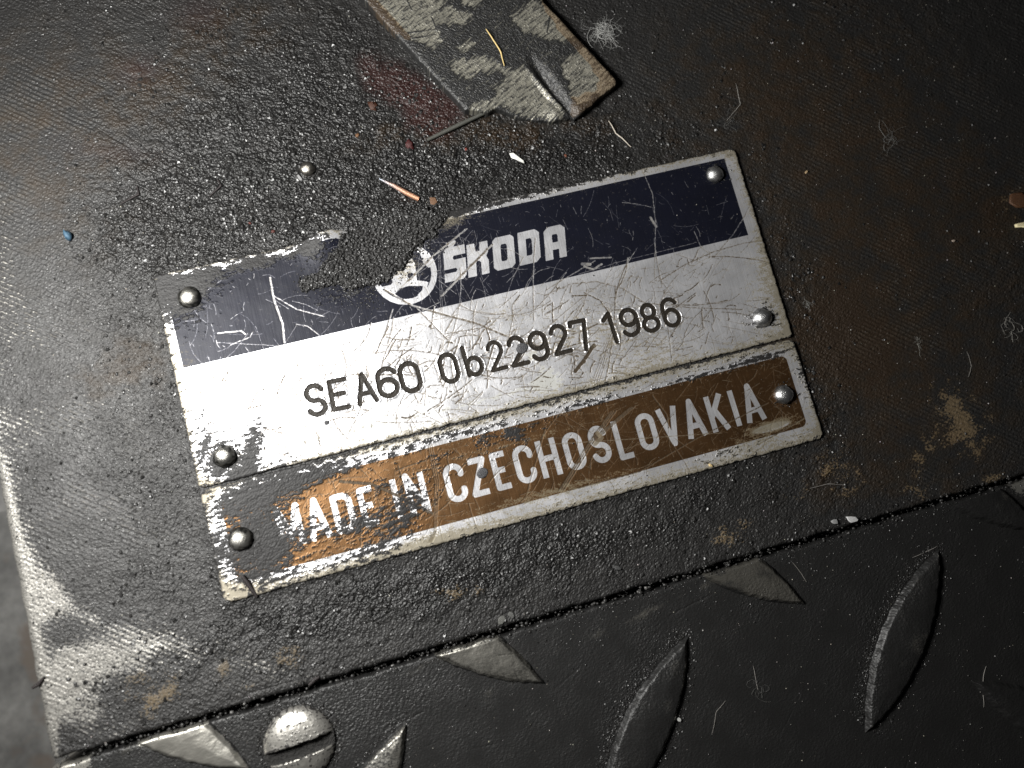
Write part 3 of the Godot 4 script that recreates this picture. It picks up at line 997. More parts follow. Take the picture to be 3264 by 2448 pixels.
	for b in [[Vector2(-45.59, 5.50), 4.2, 3.0, 20, 0.62], [Vector2(-41.00, 4.11), 1.9, 5.6, 25, 0.95], [Vector2(-46.75, 5.93), 3.0, 3.5, 0, 0.4], [Vector2(-47.80, -2.52), 2.0, 7, 0, 0.32], [Vector2(-37.80, 7.55), 6, 1.6, -10, 0.3], [Vector2(-46.68, 2.25), 5, 4, 0, 0.25], [Vector2(-46.25, -21.95), 4.4, 3.4, 0, 0.95], [Vector2(-41.97, -23.26), 5, 2.0, 0, 0.5], [Vector2(-49.34, -22.69), 1.2, 4, 0, 0.4], [Vector2(-45.28, -24.83), 7, 1.5, 0, 0.5], [Vector2(-38.70, -24.84), 9, 1.3, 0, 0.42], [Vector2(-33.52, -24.80), 4, 1.4, 0, 0.9], [Vector2(-25.96, -25.02), 4, 1.6, 0, 0.9], [Vector2(-46.67, -18.18), 5, 4, 0, 0.30], [Vector2(-48.54, -24.83), 1.6, 3, 0, 0.5],
			[Vector2(-20.39, -16.37), 7, 1.2, 0, 0.5], [Vector2(-24.16, -23.00), 2, 5, 0, 0.3], [Vector2(-7.13, -26.34), 5, 3, 0, 0.4], [Vector2(45.22, -22.54), 2.3, 2.2, 0, 0.75], [Vector2(45.84, 3.94), 2.8, 2.5, 0, 0.85], [Vector2(0.67, -25.80), 16, 1.1, 0, 0.7], [Vector2(21.17, -26.19), 12, 0.7, 0, 0.45], [Vector2(-31.79, 9.89), 8, 0.8, 0, 0.4], [Vector2(-43.76, 8.57), 4.0, 1.2, -25, 0.8], [Vector2(-7.71, -24.02), 8, 3.5, -10, 0.7], [Vector2(-10.70, -19.84), 2.5, 3.0, -40, 0.42], [Vector2(-2.60, -1.09), 3, 2, 0, 0.2]]:
		di.blob(b[0], b[1], b[2], b[3], b[4])
	for b in [[Vector2(20.94, 0.73), 9, 5, -30, 0.32], [Vector2(26.20, 5.27), 9, 4, -20, 0.3], [Vector2(14.72, -3.23), 8, 4, -30, 0.2], [Vector2(45.88, 4.36), 5, 6, 0, 0.3], [Vector2(-1.04, -19.20), 8, 5, -30, 0.16], [Vector2(-11.26, -19.16), 5, 4, -40, 0.65], [Vector2(-2.84, -24.54), 6, 2, -10, 0.7], [Vector2(3.63, -6.73), 10, 3, 10, 0.22], [Vector2(-46.98, -9.84), 3, 6, 0, 0.2], [Vector2(48.11, -2.64), 4, 7, 0, 0.25], [Vector2(9.89, -0.38), 9, 3, 0, 0.2]]:
		fi.blob(b[0], b[1], b[2], b[3], b[4])
	for b in [[Vector2(6.65, 5.58), 3.0, 3.2, -20, 0.9], [Vector2(5.54, 0.94), 2.2, 1.6, -20, 0.7], [Vector2(-25.59, 5.48), 14, 1.0, 0, 0.6], [Vector2(-2.88, 5.92), 14, 0.9, 0, 0.5]]:
		du.blob(b[0], b[1], b[2], b[3], b[4])
	var made := paint_plate(w, h, tw / w, pr, en, sc, fine, di, fi, du, Color(0.072, 0.078, 0.122), 0.20, 0.47, 0.0, 101)
	var o := root("number_plate", Vector3(0, 0, -9))
	mark(o, "upper silver plate with dark blue band, maker's emblem and stamped serial number", "nameplate")
	var meshes := plate_grid(-50.1, 50.1, -26.3, 8.4, w, h, x0, z0, tw, td, made[1], ids, true, Vector3(0, 0, -9), 0.8)
	part("metal_sheet", meshes[0], made[0], o)
	var names := {1: "blue_band", 2: "emblem", 3: "printed_letter", 4: "printed_letter", 5: "printed_letter", 6: "printed_letter", 7: "printed_letter"}
	for id in meshes:
		if id == 0:
			continue
		part(names[id] if names.has(id) else "stamped_digit" if text[id - 10] in "0123456789" else "stamped_letter", meshes[id], made[0], o)


func build_origin_plate() -> void:
	var w := 2048
	var h := 367
	var x0 := -50.2
	var z0 := 8.4
	var tw := 100.4
	var td := 18.0
	var ids := PackedByteArray()
	ids.resize(w * h)
	var pr := Field.new(w, h, x0, z0, tw, td)
	for j in h:
		var z := z0 + (j + 0.5) / h * td
		for i in w:
			var x := x0 + (i + 0.5) / w * tw
			var ex := maxf(absf(x - 0.1) - 46.6, 0.0)
			var ez := maxf(absf(z - 17.4) - 5.2, 0.0)
			if ex * ex + ez * ez < 1.0:
				pr.d[j * w + i] = 1.0
				ids[j * w + i] = 1
	var ink := Field.new(w, h, x0, z0, tw, td)
	var text := "MADEINCZECHOSLOVAKIA"
	var at := [-38.2, -33.9, -29.8, -25.8, -21.4, -18.1, -11.8, -8.0, -4.2, -0.3, 3.75, 8.1, 12.45, 16.6, 20.7, 24.75, 28.95, 33.2, 36.3, 39.5]
	for k in text.length():
		var wide := 2.35
		if text[k] in "AV":
			wide = 2.7
		elif text[k] == "M":
			wide = 2.9
		elif text[k] in "EL":
			wide = 2.0
		write_glyph(ink, ids, 10 + k, text[k], Vector2(at[k], 17.65), wide, 5.25 if text[k] in "COSEZD" else 6.1, 0.47, not text[k] in "COSD")
	for q in w * h:
		pr.d[q] *= 1.0 - ink.d[q]
	var en := Field.new(w, h, x0, z0, tw, td)
	var no := FastNoiseLite.new()
	no.frequency = 0.12
	var sc := Field.new(w, h, x0, z0, tw, td)
	var fine := Field.new(w, h, x0, z0, tw, td)
	for o in [0.0, 0.3, 0.62]:
		sc.scratch([Vector2(-14.48, 10.65) + Vector2(o, 0), Vector2(-14.85, 16.63) + Vector2(o, 0), Vector2(-16.94, 24.30) + Vector2(o * 0.6, 0)], 0.07, 0.7, no)
	sc.scratch([Vector2(-29.18, 12.82), Vector2(-24.75, 14.37), Vector2(-20.39, 17.78), Vector2(-16.45, 21.46)], 0.22, 0.9, no)
	sc.scratch([Vector2(-16.80, 24.34), Vector2(-17.85, 25.54)], 0.3, 0.8, no)
	for o in [0.0, 0.4, 0.9]:
		sc.scratch([Vector2(15.76, 13.04) + Vector2(o, 0), Vector2(10.58, 17.19) + Vector2(o, 0), Vector2(3.69, 23.47) + Vector2(o, 0)], 0.12, 0.8, no)
		sc.scratch([Vector2(18.99, 13.07) + Vector2(o, 0.1), Vector2(11.52, 16.65) + Vector2(o, 0)], 0.12, 0.7, no)
	sc.scratch([Vector2(42.31, 18.23), Vector2(28.08, 20.96), Vector2(17.51, 23.68), Vector2(5.61, 23.60)], 0.10, 0.8, no)
	sc.scratch([Vector2(23.32, 12.19), Vector2(24.73, 15.74), Vector2(24.45, 18.04)], 0.10, 0.9, no)
	sc.scratch([Vector2(4.74, 12.55), Vector2(-0.92, 21.86)], 0.10, 0.6, no)
	sc.scratch([Vector2(44.18, 20.33), Vector2(43.34, 22.93)], 0.08, 0.8, no)
	sc.scratch([Vector2(47.36, 22.36), Vector2(38.62, 24.50)], 0.12, 0.9, no)
	sc.scratch([Vector2(-42.97, 6.56), Vector2(-36.73, 15.61), Vector2(-41.42, 20.53)], 0.10, 0.6, no)
	fine.scratch([Vector2(3.94, 15.46), Vector2(16.00, 17.82), Vector2(33.02, 21.06)], 0.08, 0.8, no)
	fine.scratch([Vector2(12.58, 15.76), Vector2(13.11, 16.68), Vector2(11.69, 17.48)], 0.35, 0.9, no)
	wear(sc, 330, Vector2(-44, 9.5), Vector2(48, 25.5), 8.0, 0.03, 0.08, 0.3, 0.85, [-38, -50, -20, 12, 85, 60])
	wear(fine, 380, Vector2(-47, 9.5), Vector2(48, 25.5), 6.0, 0.025, 0.055, 0.2, 0.75, [-40, -20, 5, 15, 85])
	var cw := 320
	var ch := 58
	var di := Field.new(cw, ch, x0, z0, tw, td)
	var fi := Field.new(cw, ch, x0, z0, tw, td)
	var du := Field.new(cw, ch, x0, z0, tw, td)
	for j in ch:
		var z := z0 + (j + 0.5) / ch * td
		for i in cw:
			var x := x0 + (i + 0.5) / cw * tw
			var ex := minf(x + 50.0, 50.0 - x)
			var ez := minf(z - 8.65, 26.3 - z)
			fi.d[j * cw + i] = 0.75 * exp(-ex / 1.5) + 0.95 * exp(-ez / 1.8) + 0.07
			di.d[j * cw + i] = 0.25 * exp(-ex / 0.5) + 0.26 * exp(-ez / 0.4) + 0.34 * exp(-(z - 8.65) / 1.3) + 0.2 * exp(-(26.3 - z) / 1.2)
	for b in [[Vector2(-50.46, 10.08), 2, 3, 0, -0.3], [Vector2(-32.56, 16.36), 16, 6, -10, 0.10], [Vector2(-36.81, 15.95), 4, 3, 0, -0.22], [Vector2(-37.39, 21.64), 5, 1.5, -10, -0.1], [Vector2(-37.02, 13.69), 6, 2, -30, 0.25], [Vector2(-17.85, 16.58), 5, 1.5, 20, 0.2], [Vector2(-33.69, 8.64), 10, 1.2, -4, 0.4], [Vector2(-45.79, 17.88), 7.5, 6.5, 0, 0.72], [Vector2(-43.58, 20.66), 6, 5, 0, 0.3], [Vector2(-23.99, 11.19), 12, 0.9, -4, 0.35], [Vector2(-45.79, 11.34), 7, 2.4, -10, 0.62], [Vector2(-37.90, 11.24), 7, 2.6, -10, 0.55], [Vector2(-31.26, 10.77), 9, 1.4, -5, 0.6], [Vector2(-42.06, 13.80), 4, 5, 0, 0.45], [Vector2(-40.75, 20.71), 5, 3.5, -10, 0.4], [Vector2(-28.25, 19.74), 7.5, 2.6, -8, 0.66], [Vector2(-21.17, 20.92), 6, 2.6, -20, 0.66], [Vector2(-25.65, 24.14), 6, 2, 0, 0.45], [Vector2(-34.48, 24.62), 9, 1.6, 0, 0.42], [Vector2(-19.69, 17.97), 4, 2, 20, 0.35], [Vector2(-25.01, 15.42), 5, 1.5, -10, 0.3], [Vector2(-36.11, 17.61), 5, 4, 0, 0.32],
			[Vector2(-8.65, 10.25), 12, 0.8, 0, 0.52], [Vector2(-6.05, 12.08), 2, 1.3, 0, 0.5], [Vector2(0.97, 11.97), 7, 1.0, 0, 0.42], [Vector2(-0.78, 12.68), 2.4, 1.6, 40, 0.6], [Vector2(12.39, 10.75), 9, 0.9, 0, 0.5], [Vector2(31.13, 10.95), 10, 0.8, 0, 0.5], [Vector2(43.01, 10.67), 7, 0.9, 0, 0.72], [Vector2(-13.15, 12.91), 2.2, 1, 0, 0.3], [Vector2(-12.00, 14.35), 14, 3, 0, 0.22], [Vector2(-45.25, 23.43), 5, 2, 0, 0.35], [Vector2(45.49, 17.58), 2.3, 2.2, 0, 0.7], [Vector2(49.54, 14.36), 1.2, 5, 0, 0.42], [Vector2(31.99, 24.36), 8, 0.9, 0, 0.25]]:
		di.blob(b[0], b[1], b[2], b[3], b[4])
	for b in [[Vector2(40.22, 22.12), 5, 1.2, 0, 0.85], [Vector2(43.70, 21.82), 3, 0.9, 0, 0.6], [Vector2(3.43, 23.02), 14, 1.0, 0, 0.5], [Vector2(-20.11, 25.66), 14, 1.2, 0, 0.55], [Vector2(-47.27, 24.65), 8, 1.6, 0, 0.5], [Vector2(37.07, 24.10), 8, 1.2, 0, 0.35], [Vector2(-1.90, 13.93), 20, 0.8, 0, 0.4]]:
		fi.blob(b[0], b[1], b[2], b[3], b[4])
	for b in [[Vector2(-12.86, 26.53), 20, 0.9, 0, 0.5]]:
		du.blob(b[0], b[1], b[2], b[3], b[4])
	# the film is rubbed through near the right rivet and along the upper rim
	for j in h:
		for i in w:
			var z := z0 + (j + 0.5) / h * td
			var x := x0 + (i + 0.5) / w * tw
			var m := exp(-pow((x - 41.5) / 4.2, 2.0) - pow((z - 22.3) / 0.8, 2.0))
			if m > 0.35 and pr.d[j * w + i] > 0.0:
				pr.d[j * w + i] *= clampf(1.0 - (m - 0.3) * 2.2, 0.0, 1.0)
	var made := paint_plate(w, h, tw / w, pr, en, sc, fine, di, fi, du, Color(0.43, 0.32, 0.215), 0.92, 0.47, 1.0, 151)
	var o := root("origin_plate", Vector3(0, 0, 17.5))
	mark(o, "lower narrow plate with worn bronze band and country of origin lettering", "nameplate")
	var meshes := plate_grid(-50.1, 50.0, 8.75, 26.3, w, h, x0, z0, tw, td, made[1], ids, false, Vector3(0, 0, 17.5), 1.1)
	part("metal_sheet", meshes[0], made[0], o)
	for id in meshes:
		if id > 0:
			part("bronze_band" if id == 1 else "printed_letter", meshes[id], made[0], o)


# ---------------------------------------------------------------- the tread plate with its raised lugs
const TX0 := -80.0
const TZ0 := 42.0
const TSX := 160.0
const TSZ := 48.0
const TY := -0.5
var lug_spots := []


func lens_inside(p: Vector2, a: Vector2, b: Vector2, sag: float) -> float:
	# signed depth inside a lens with tips a, b: positive inside
	var c := a.distance_to(b)
	var r := (c * c / 4.0 + sag * sag) / (2.0 * sag)
	var mid := (a + b) * 0.5
	var nrm := Vector2(-(b - a).y, (b - a).x) / c
	var c1 := mid + nrm * (r - sag)
	var c2 := mid - nrm * (r - sag)
	return r - maxf(p.distance_to(c1), p.distance_to(c2))


func paint_tread() -> StandardMaterial3D:
	var w := 1792
	var h := 538
	var cw := 800
	var ch := 240
	var bare := Field.new(cw, ch, TX0, TZ0, TSX, TSZ)
	var dull := Field.new(cw, ch, TX0, TZ0, TSX, TSZ)
	var thick := Field.new(cw, ch, TX0, TZ0, TSX, TSZ, 0.35)
	# tops of lugs worn bright at the lit end of the plate, greasy towards the other
	for b in [[Vector2(-76.37, 42.17), 3.6, 3.5, 0, 1.2], [Vector2(-66.17, 42.22), 3, 2, 0, 0.4]]:
		bare.blob(b[0], b[1], b[2], b[3], b[4])
	for b in [[Vector2(-68.30, 42.92), 3, 1.5, -15, 0.55], [Vector2(-20.80, 43.03), 10, 1.0, -10, 0.5], [Vector2(17.00, 44.99), 20, 0.8, -8, 0.35], [Vector2(-37.16, 41.83), 12, 0.8, 0, 0.35], [Vector2(-12.87, 49.64), 4, 6, 30, 0.15], [Vector2(78.52, 43.89), 3, 2, 0, 0.6]]:
		dull.blob(b[0], b[1], b[2], b[3], b[4])
	for b in [[Vector2(9.78, 53.34), 3, 9, 35, 0.6], [Vector2(1.70, 62.55), 2, 9, 10, 0.6], [Vector2(47.07, 61.12), 3, 13, 20, 0.6], [Vector2(55.64, 53.55), 4, 4, 0, 0.4], [Vector2(31.14, 48.97), 5, 3, 20, 0.5], [Vector2(-35.58, 47.20), 8, 6, 0, 0.5], [Vector2(-45.98, 43.43), 10, 3, 0, 0.4], [Vector2(-53.73, 47.31), 30, 10, 0, 0.2], [Vector2(44.47, 48.87), 20, 4, 0, 0.2], [Vector2(-26.90, 46.95), 12, 6, 0, 0.3]]:
		thick.blob(b[0], b[1], b[2], b[3], b[4])
	for e in [[Vector2(-51.6, 51.0), Vector2(-0.74, -0.67), 0.85, 0.0], [Vector2(-5.9, 51.6), Vector2(-0.74, -0.67), 0.52, 0.7], [Vector2(38.9, 51.7), Vector2(-0.74, -0.67), 0.0, 0.62], [Vector2(-27.9, 50.9), Vector2(-0.67, 0.74), 0.42, 0.3], [Vector2(18.3, 50.9), Vector2(-0.67, 0.74), 0.0, 0.10], [Vector2(64.3, 49.4), Vector2(-0.67, 0.74), 0.0, 0.10]]:
		for j in ch:
			for i in cw:
				var p := Vector2(TX0 + (i + 0.5) / cw * TSX, TZ0 + (j + 0.5) / ch * TSZ)
				var k := clampf(lens_inside(p, e[0], e[0] + e[1] * 33.0, 4.0) * 2.2, 0.0, 1.0)
				var dir: Vector2 = e[1]
				var side: float = (p - e[0]).cross(dir)
				if dir.x * dir.y < 0.0 and side > 0.0:
					bare.d[j * cw + i] += 0.95 * exp(-pow((lens_inside(p, e[0], e[0] + dir * 33.0, 4.0) - 0.50) / 0.16, 2.0))  # highlight of the lug's lamp-facing rim, painted in as bare metal
				bare.d[j * cw + i] += k * e[2]
				dull.d[j * cw + i] += k * e[3]
	for i in cw:
		dull.d[i] += 0.6
	var ba := bare.scaled(w, h)
	var du := dull.scaled(w, h)
	var th := thick.scaled(w, h)
	var n1 := noise(w, h, 3.0, 2.6, 2, 41)
	var n2 := noise(w, h, 7.0, 5.0, 3, 42)
	var n3 := noise(w, h, 70.0, 70.0, 4, 43)
	var n4 := noise(w, h, 2.6, 2.6, 2, 44)
	var n5 := noise(w, h, 60.0, 3.0, 3, 45)
	var marks := Field.new(w, h, TX0, TZ0, TSX, TSZ)
	var no := FastNoiseLite.new()
	no.frequency = 0.2
	for k in 60:
		var p := Vector2(rng.randf_range(-78, 70), rng.randf_range(43, 88))
		var a := rng.randf() * TAU
		var q := p + Vector2(cos(a), sin(a)) * rng.randf_range(1.0, 7.0)
		marks.scratch([p, p.lerp(q, 0.5) + Vector2(rng.randf_range(-0.3, 0.3), 0.0), q], rng.randf_range(0.04, 0.1), 0.6, no)
	for e in [[Vector2(-31.55, 51.19), Vector2(-25.19, 50.28)], [Vector2(60.52, 66.53), Vector2(65.51, 69.51)], [Vector2(16.38, 47.07), Vector2(23.13, 45.96)]]:
		marks.scratch([e[0], e[1]], 0.12, 0.8, no)
	var alb := PackedByteArray()
	alb.resize(w * h * 3)
	var orm := PackedByteArray()
	orm.resize(w * h * 3)
	var hb := PackedByteArray()
	hb.resize(w * h)
	tread_h.resize(w * h)
	for q in w * h:
		var g := n1[q]
		var c := n2[q]
		var f := n4[q]
		var t := clampf(th[q] + (n3[q] - 0.5) * 0.7, 0.06, 1.0)
		var b := clampf((ba[q] * 1.3 + (c - 0.5) * 0.5 + (g - 0.5) * 0.5 - 0.45) * 5.0, 0.0, 1.0) if ba[q] > 0.03 else 0.0
		var d := clampf((du[q] * 1.2 + (g - 0.5) * 0.6 + (n3[q] - 0.5) * 0.9 - 0.35) * 3.0, 0.0, 1.0) if du[q] > 0.03 else 0.0
		var y := 0.3 + t * (0.36 * g + 0.26 * c - 0.2) * (1.0 - 0.8 * b) + (1.0 - t) * 0.06 * f - marks.d[q] * 0.12
		var sh := 0.128 * (0.9 + 0.35 * (g - 0.5) + 0.2 * (f - 0.5))
		var r := sh
		var gg := sh * 0.99
		var bb := sh * 0.98
		r += (0.34 - r) * d * 0.7
		gg += (0.33 - gg) * d * 0.7
		bb += (0.305 - bb) * d * 0.7
		var met := 0.64 + 0.12 * (n5[q] - 0.5)
		r += (met - r) * b
		gg += (met * 0.985 - gg) * b
		bb += (met * 0.94 - bb) * b
		var rough := 0.50 + 0.14 * (f - 0.5) + 0.14 * (n3[q] - 0.5)
		rough += (0.42 - rough) * b
		alb[q * 3] = b8(r)
		alb[q * 3 + 1] = b8(gg)
		alb[q * 3 + 2] = b8(bb)
		orm[q * 3] = 255
		orm[q * 3 + 1] = b8(rough)
		orm[q * 3 + 2] = b8(b * 0.8 + d * 0.3)
		tread_h[q] = y
		hb[q] = b8(y)
	return surface_material(tex(alb, w, h, Image.FORMAT_RGB8), tex(orm, w, h, Image.FORMAT_RGB8), tex(hb, w, h, Image.FORMAT_L8), 0.36, 0.46)


func tread_y(x: float, z: float) -> float:
	return TY + 0.36 * (sample(tread_h, 1792, 538, (x - TX0) / TSX * 1792.0, (z - TZ0) / TSZ * 538.0) - 0.35)


func build_tread() -> void:
	var mat := paint_tread()
	var xs := lines(-78.6, 82.0, 0.25, [-79.2, -79.1, -78.95, -78.8], [90.0, 110.0, 150.0, 250.0])
	var zs := lines(42.95, 91.0, 0.25, [42.45, 42.5, 42.6, 42.75], [100.0, 120.0, 170.0])
	var drop := [37.4, 0.9, 0.3, 0.08]
	var nx := xs.size()
	var nz := zs.size()
	var pos := PackedVector3Array()
	pos.resize(nx * nz)
	var no := FastNoiseLite.new()
	no.frequency = 0.2
	for j in nz:
		for i in nx:
			var y := tread_y(xs[i], zs[j])
			if i < 4:
				y -= drop[i]
			if j < 4:
				y -= drop[j]
			pos[j * nx + i] = Vector3(xs[i] + (0.3 * no.get_noise_2d(zs[j], 5.0) if i < 6 else 0.0), y, zs[j] + (0.35 * no.get_noise_2d(xs[i], 15.0) if j < 6 else 0.0))
	var o := root("tread_plate", Vector3(0, TY, 66))
	mark(o, "black greasy chequered tread plate with raised lens lugs, below the seam", "tread plate")
	var origin := Vector3(0, TY, 66)
	part("base_sheet", sheet(xs, zs, pos, Vector2(TX0, TZ0), Vector2(TSX, TSZ), PackedByteArray(), origin)[0], mat, o)
	# lugs stand in two slanted directions in turn; the sheet's edge cuts some of them
	var da := Vector2(-0.74, -0.67)
	var db := Vector2(-0.67, 0.74)
	for s in [[Vector2(-51.6, 51.0), da], [Vector2(-5.9, 51.6), da], [Vector2(38.9, 51.7), da], [Vector2(83.7, 51.7), da], [Vector2(-27.9, 50.9), db], [Vector2(18.3, 50.9), db], [Vector2(64.3, 49.4), db], [Vector2(87.0, 93.2), da], [Vector2(41.5, 95.0), da]]:
		part("lug", lug(s[0], s[0] + s[1] * 33.0, 4.0, origin), mat, o)


func lug(a: Vector2, b: Vector2, sag: float, origin: Vector3) -> ArrayMesh:
	var ns := 190
	var nt := 46
	var along := (b - a).normalized()
	var across := Vector2(-along.y, along.x)
	var ln := a.distance_to(b)
	var r := (ln * ln / 4.0 + sag * sag) / (2.0 * sag)
	var v := PackedVector3Array()
	var uv := PackedVector2Array()
	var no := FastNoiseLite.new()
	no.frequency = 0.35
	no.fractal_octaves = 4
	no.seed = int(a.x)
	for i in ns + 1:
		var s := lerpf(-0.2, ln + 0.2, float(i) / ns)
		var half := maxf(sqrt(maxf(r * r - pow(s - ln / 2.0, 2.0), 0.0)) - (r - sag), 0.02)
		for j in nt + 1:
			var k := lerpf(-1.0, 1.0, float(j) / nt)
			k = signf(k) * (1.0 - pow(1.0 - absf(k), 1.5))
			var t := k * half
			var p := a + along * s + across * t
			p += Vector2(no.get_noise_2d(p.x * 1.3, p.y * 1.3), no.get_noise_2d(p.x * 1.3 + 90.0, p.y * 1.3)) * 0.22
			var edge := half - absf(t)  # distance in from the rim
			var run := minf(minf(s, ln - s) * 0.5, edge)
			var y := 0.80 * smoothstep(-0.1, 0.8, run) + 0.42 * (1.0 - pow(1.0 - clampf(run / 3.6, 0.0, 1.0), 2.0)) + 0.10 * no.get_noise_2d(p.x * 0.5, p.y * 0.5)
			y += tread_y(p.x, p.y) if p.y > 42.6 else TY
			if edge < 0.03:
				y -= 0.12
			if p.y < 42.75:
				p.y = 42.75
				y -= 0.06
			v.append(Vector3(p.x, y, p.y) * MM - origin * MM)
			uv.append(Vector2((p.x - TX0) / TSX, (p.y - TZ0) / TSZ))
	var nor := PackedVector3Array()
	nor.resize(v.size())
	var idx := PackedInt32Array()
	var m := nt + 1
	for i in ns + 1:
		for j in m:
			var ds := v[mini(i + 1, ns) * m + j] - v[maxi(i - 1, 0) * m + j]
			var dt := v[i * m + mini(j + 1, nt)] - v[i * m + maxi(j - 1, 0)]
			var nn := dt.cross(ds).normalized()
			nor[i * m + j] = nn if nn.y >= 0.0 else -nn
			if i < ns and j < nt:
				var q := i * m + j
				if maxf(v[q].z + origin.z * MM, v[q + m].z + origin.z * MM) > 0.04276:
					idx.append_array([q, q + m, q + 1, q + 1, q + m, q + m + 1])
	var arr := []
	arr.resize(Mesh.ARRAY_MAX)
	arr[Mesh.ARRAY_VERTEX] = v
	arr[Mesh.ARRAY_NORMAL] = nor
	arr[Mesh.ARRAY_TEX_UV] = uv
	arr[Mesh.ARRAY_INDEX] = idx
	var out := ArrayMesh.new()
	out.add_surface_from_arrays(Mesh.PRIMITIVE_TRIANGLES, arr)
	return out


# ---------------------------------------------------------------- the strap at the top
func build_strap() -> void:
	var w := 900
	var h := 620
	var o2 := Vector2(5.4, -42.5)
	var sdir := Vector2(0.459, 0.888)
	var tdir := Vector2(0.888, -0.459)
	# maps run over s (-50 .. 16) and t (-1 .. 26)
	var s0 := -50.0
	var t0 := -1.0
	var sw := 66.0
	var tw := 27.0
	var pale := Field.new(w / 2, h / 2, s0, t0, sw, tw)
	var rust := Field.new(w / 2, h / 2, s0, t0, sw, tw)
	var st := func(p: Vector2) -> Vector2:
		return Vector2((p - o2).dot(sdir), (p - o2).dot(tdir))
	var put := func(a: Array) -> PackedVector2Array:
		var out := PackedVector2Array()
		for p in a:
			out.append(st.call(p))
		return out
	for a in [[Vector2(-5.40, -66.41), Vector2(-4.94, -65.25), Vector2(-3.33, -61.73), Vector2(-0.74, -57.22), Vector2(3.66, -53.99), Vector2(4.86, -55.29), Vector2(4.44, -58.04), Vector2(6.54, -61.38), Vector2(8.77, -64.18), Vector2(8.92, -70.70), Vector2(-8.98, -74.09)],
			[Vector2(6.54, -61.38), Vector2(4.59, -59.62), Vector2(4.74, -58.25), Vector2(7.12, -57.77), Vector2(10.74, -58.12), Vector2(11.14, -59.66), Vector2(8.87, -60.65)],
			[Vector2(4.28, -49.58), Vector2(5.50, -51.44), Vector2(9.09, -51.76), Vector2(13.19, -50.12), Vector2(13.68, -48.16), Vector2(10.20, -48.35), Vector2(7.09, -47.94)], [Vector2(6.84, -52.76), Vector2(9.33, -54.65), Vector2(9.75, -54.30), Vector2(8.44, -52.16)],
			[Vector2(11.04, -45.79), Vector2(14.64, -47.96), Vector2(17.67, -47.86), Vector2(19.74, -44.24), Vector2(20.30, -42.53), Vector2(21.95, -39.26), Vector2(22.02, -37.66), Vector2(18.17, -38.49), Vector2(13.25, -40.85), Vector2(10.72, -42.70)], [Vector2(5.61, -42.22), Vector2(8.08, -44.05), Vector2(10.79, -42.95), Vector2(10.40, -41.46)],
			[Vector2(23.32, -46.97), Vector2(25.03, -48.49), Vector2(27.50, -49.88), Vector2(29.95, -47.49), Vector2(32.24, -42.70), Vector2(31.41, -40.72), Vector2(26.18, -39.69), Vector2(23.61, -39.70), Vector2(24.21, -42.77)],
			[Vector2(16.43, -57.52), Vector2(19.77, -58.49), Vector2(23.46, -59.67), Vector2(22.90, -65.28), Vector2(27.14, -61.70), Vector2(27.36, -51.26), Vector2(24.27, -51.35), Vector2(20.33, -52.96), Vector2(18.14, -55.29)], [Vector2(10.08, -63.38), Vector2(9.55, -61.32), Vector2(11.83, -60.33), Vector2(14.03, -60.98), Vector2(15.53, -66.69), Vector2(11.88, -67.40)]]:
		pale.poly(put.call(a), 1.0)
	for a in [[Vector2(-6.59, -65.57), Vector2(-4.71, -65.20), Vector2(-0.51, -57.17), Vector2(-1.16, -56.51), Vector2(-4.80, -61.75)], [Vector2(23.46, -59.67), Vector2(25.43, -59.29), Vector2(28.00, -51.68), Vector2(32.73, -42.59), Vector2(31.65, -40.67), Vector2(22.91, -37.21), Vector2(23.89, -40.71), Vector2(28.22, -41.39), Vector2(29.77, -43.21), Vector2(26.51, -50.08), Vector2(23.38, -57.50)]]:
		rust.poly(put.call(a), 1.0)
	pale.blur(9)
	rust.blur(6)
	var pd := pale.scaled(w, h)
	var rd := rust.scaled(w, h)
	var per := w / sw
	var n1 := noise(w, h, 0.5 * per, 0.42 * per, 3, 61)
	var n2 := noise(w, h, 1.2 * per, 1.0 * per, 3, 62, FastNoiseLite.TYPE_SIMPLEX_SMOOTH, true)
	var n3 := noise(w, h, 6.0 * per, 6.0 * per, 4, 63)
	var n4 := noise(w, h, 0.2 * per, 0.2 * per, 2, 64)
	var n5 := noise(w, h, 0.25 * per, 8.0 * per, 3, 65)
	var n6 := noise(w, h, 0.55 * per, 4.6 * per, 4, 66)
	var n7 := noise(w, h, 0.45 * per, 0.6 * per, 3, 67)
	var marks := Field.new(w, h, s0, t0, sw, tw)
	var no := FastNoiseLite.new()
	for e in [[Vector2(3.94, -60.01), Vector2(4.13, -57.83), Vector2(4.91, -55.01)], [Vector2(7.89, -62.73), Vector2(8.74, -60.13), Vector2(9.13, -58.71)], [Vector2(-0.79, -58.02), Vector2(2.65, -57.86), Vector2(9.28, -57.34)], [Vector2(0.49, -64.18), Vector2(0.93, -61.95)], [Vector2(-0.33, -56.87), Vector2(3.88, -56.82)], [Vector2(24.08, -56.27), Vector2(22.74, -53.28)], [Vector2(5.45, -61.05), Vector2(6.67, -61.89)]]:
		marks.scratch(Array(put.call(e)), 0.16, 0.9, no)
	var alb := PackedByteArray()
	alb.resize(w * h * 3)
	var orm := PackedByteArray()
	orm.resize(w * h * 3)
	var hb := PackedByteArray()
	hb.resize(w * h)
	var ht := PackedFloat32Array()
	ht.resize(w * h)
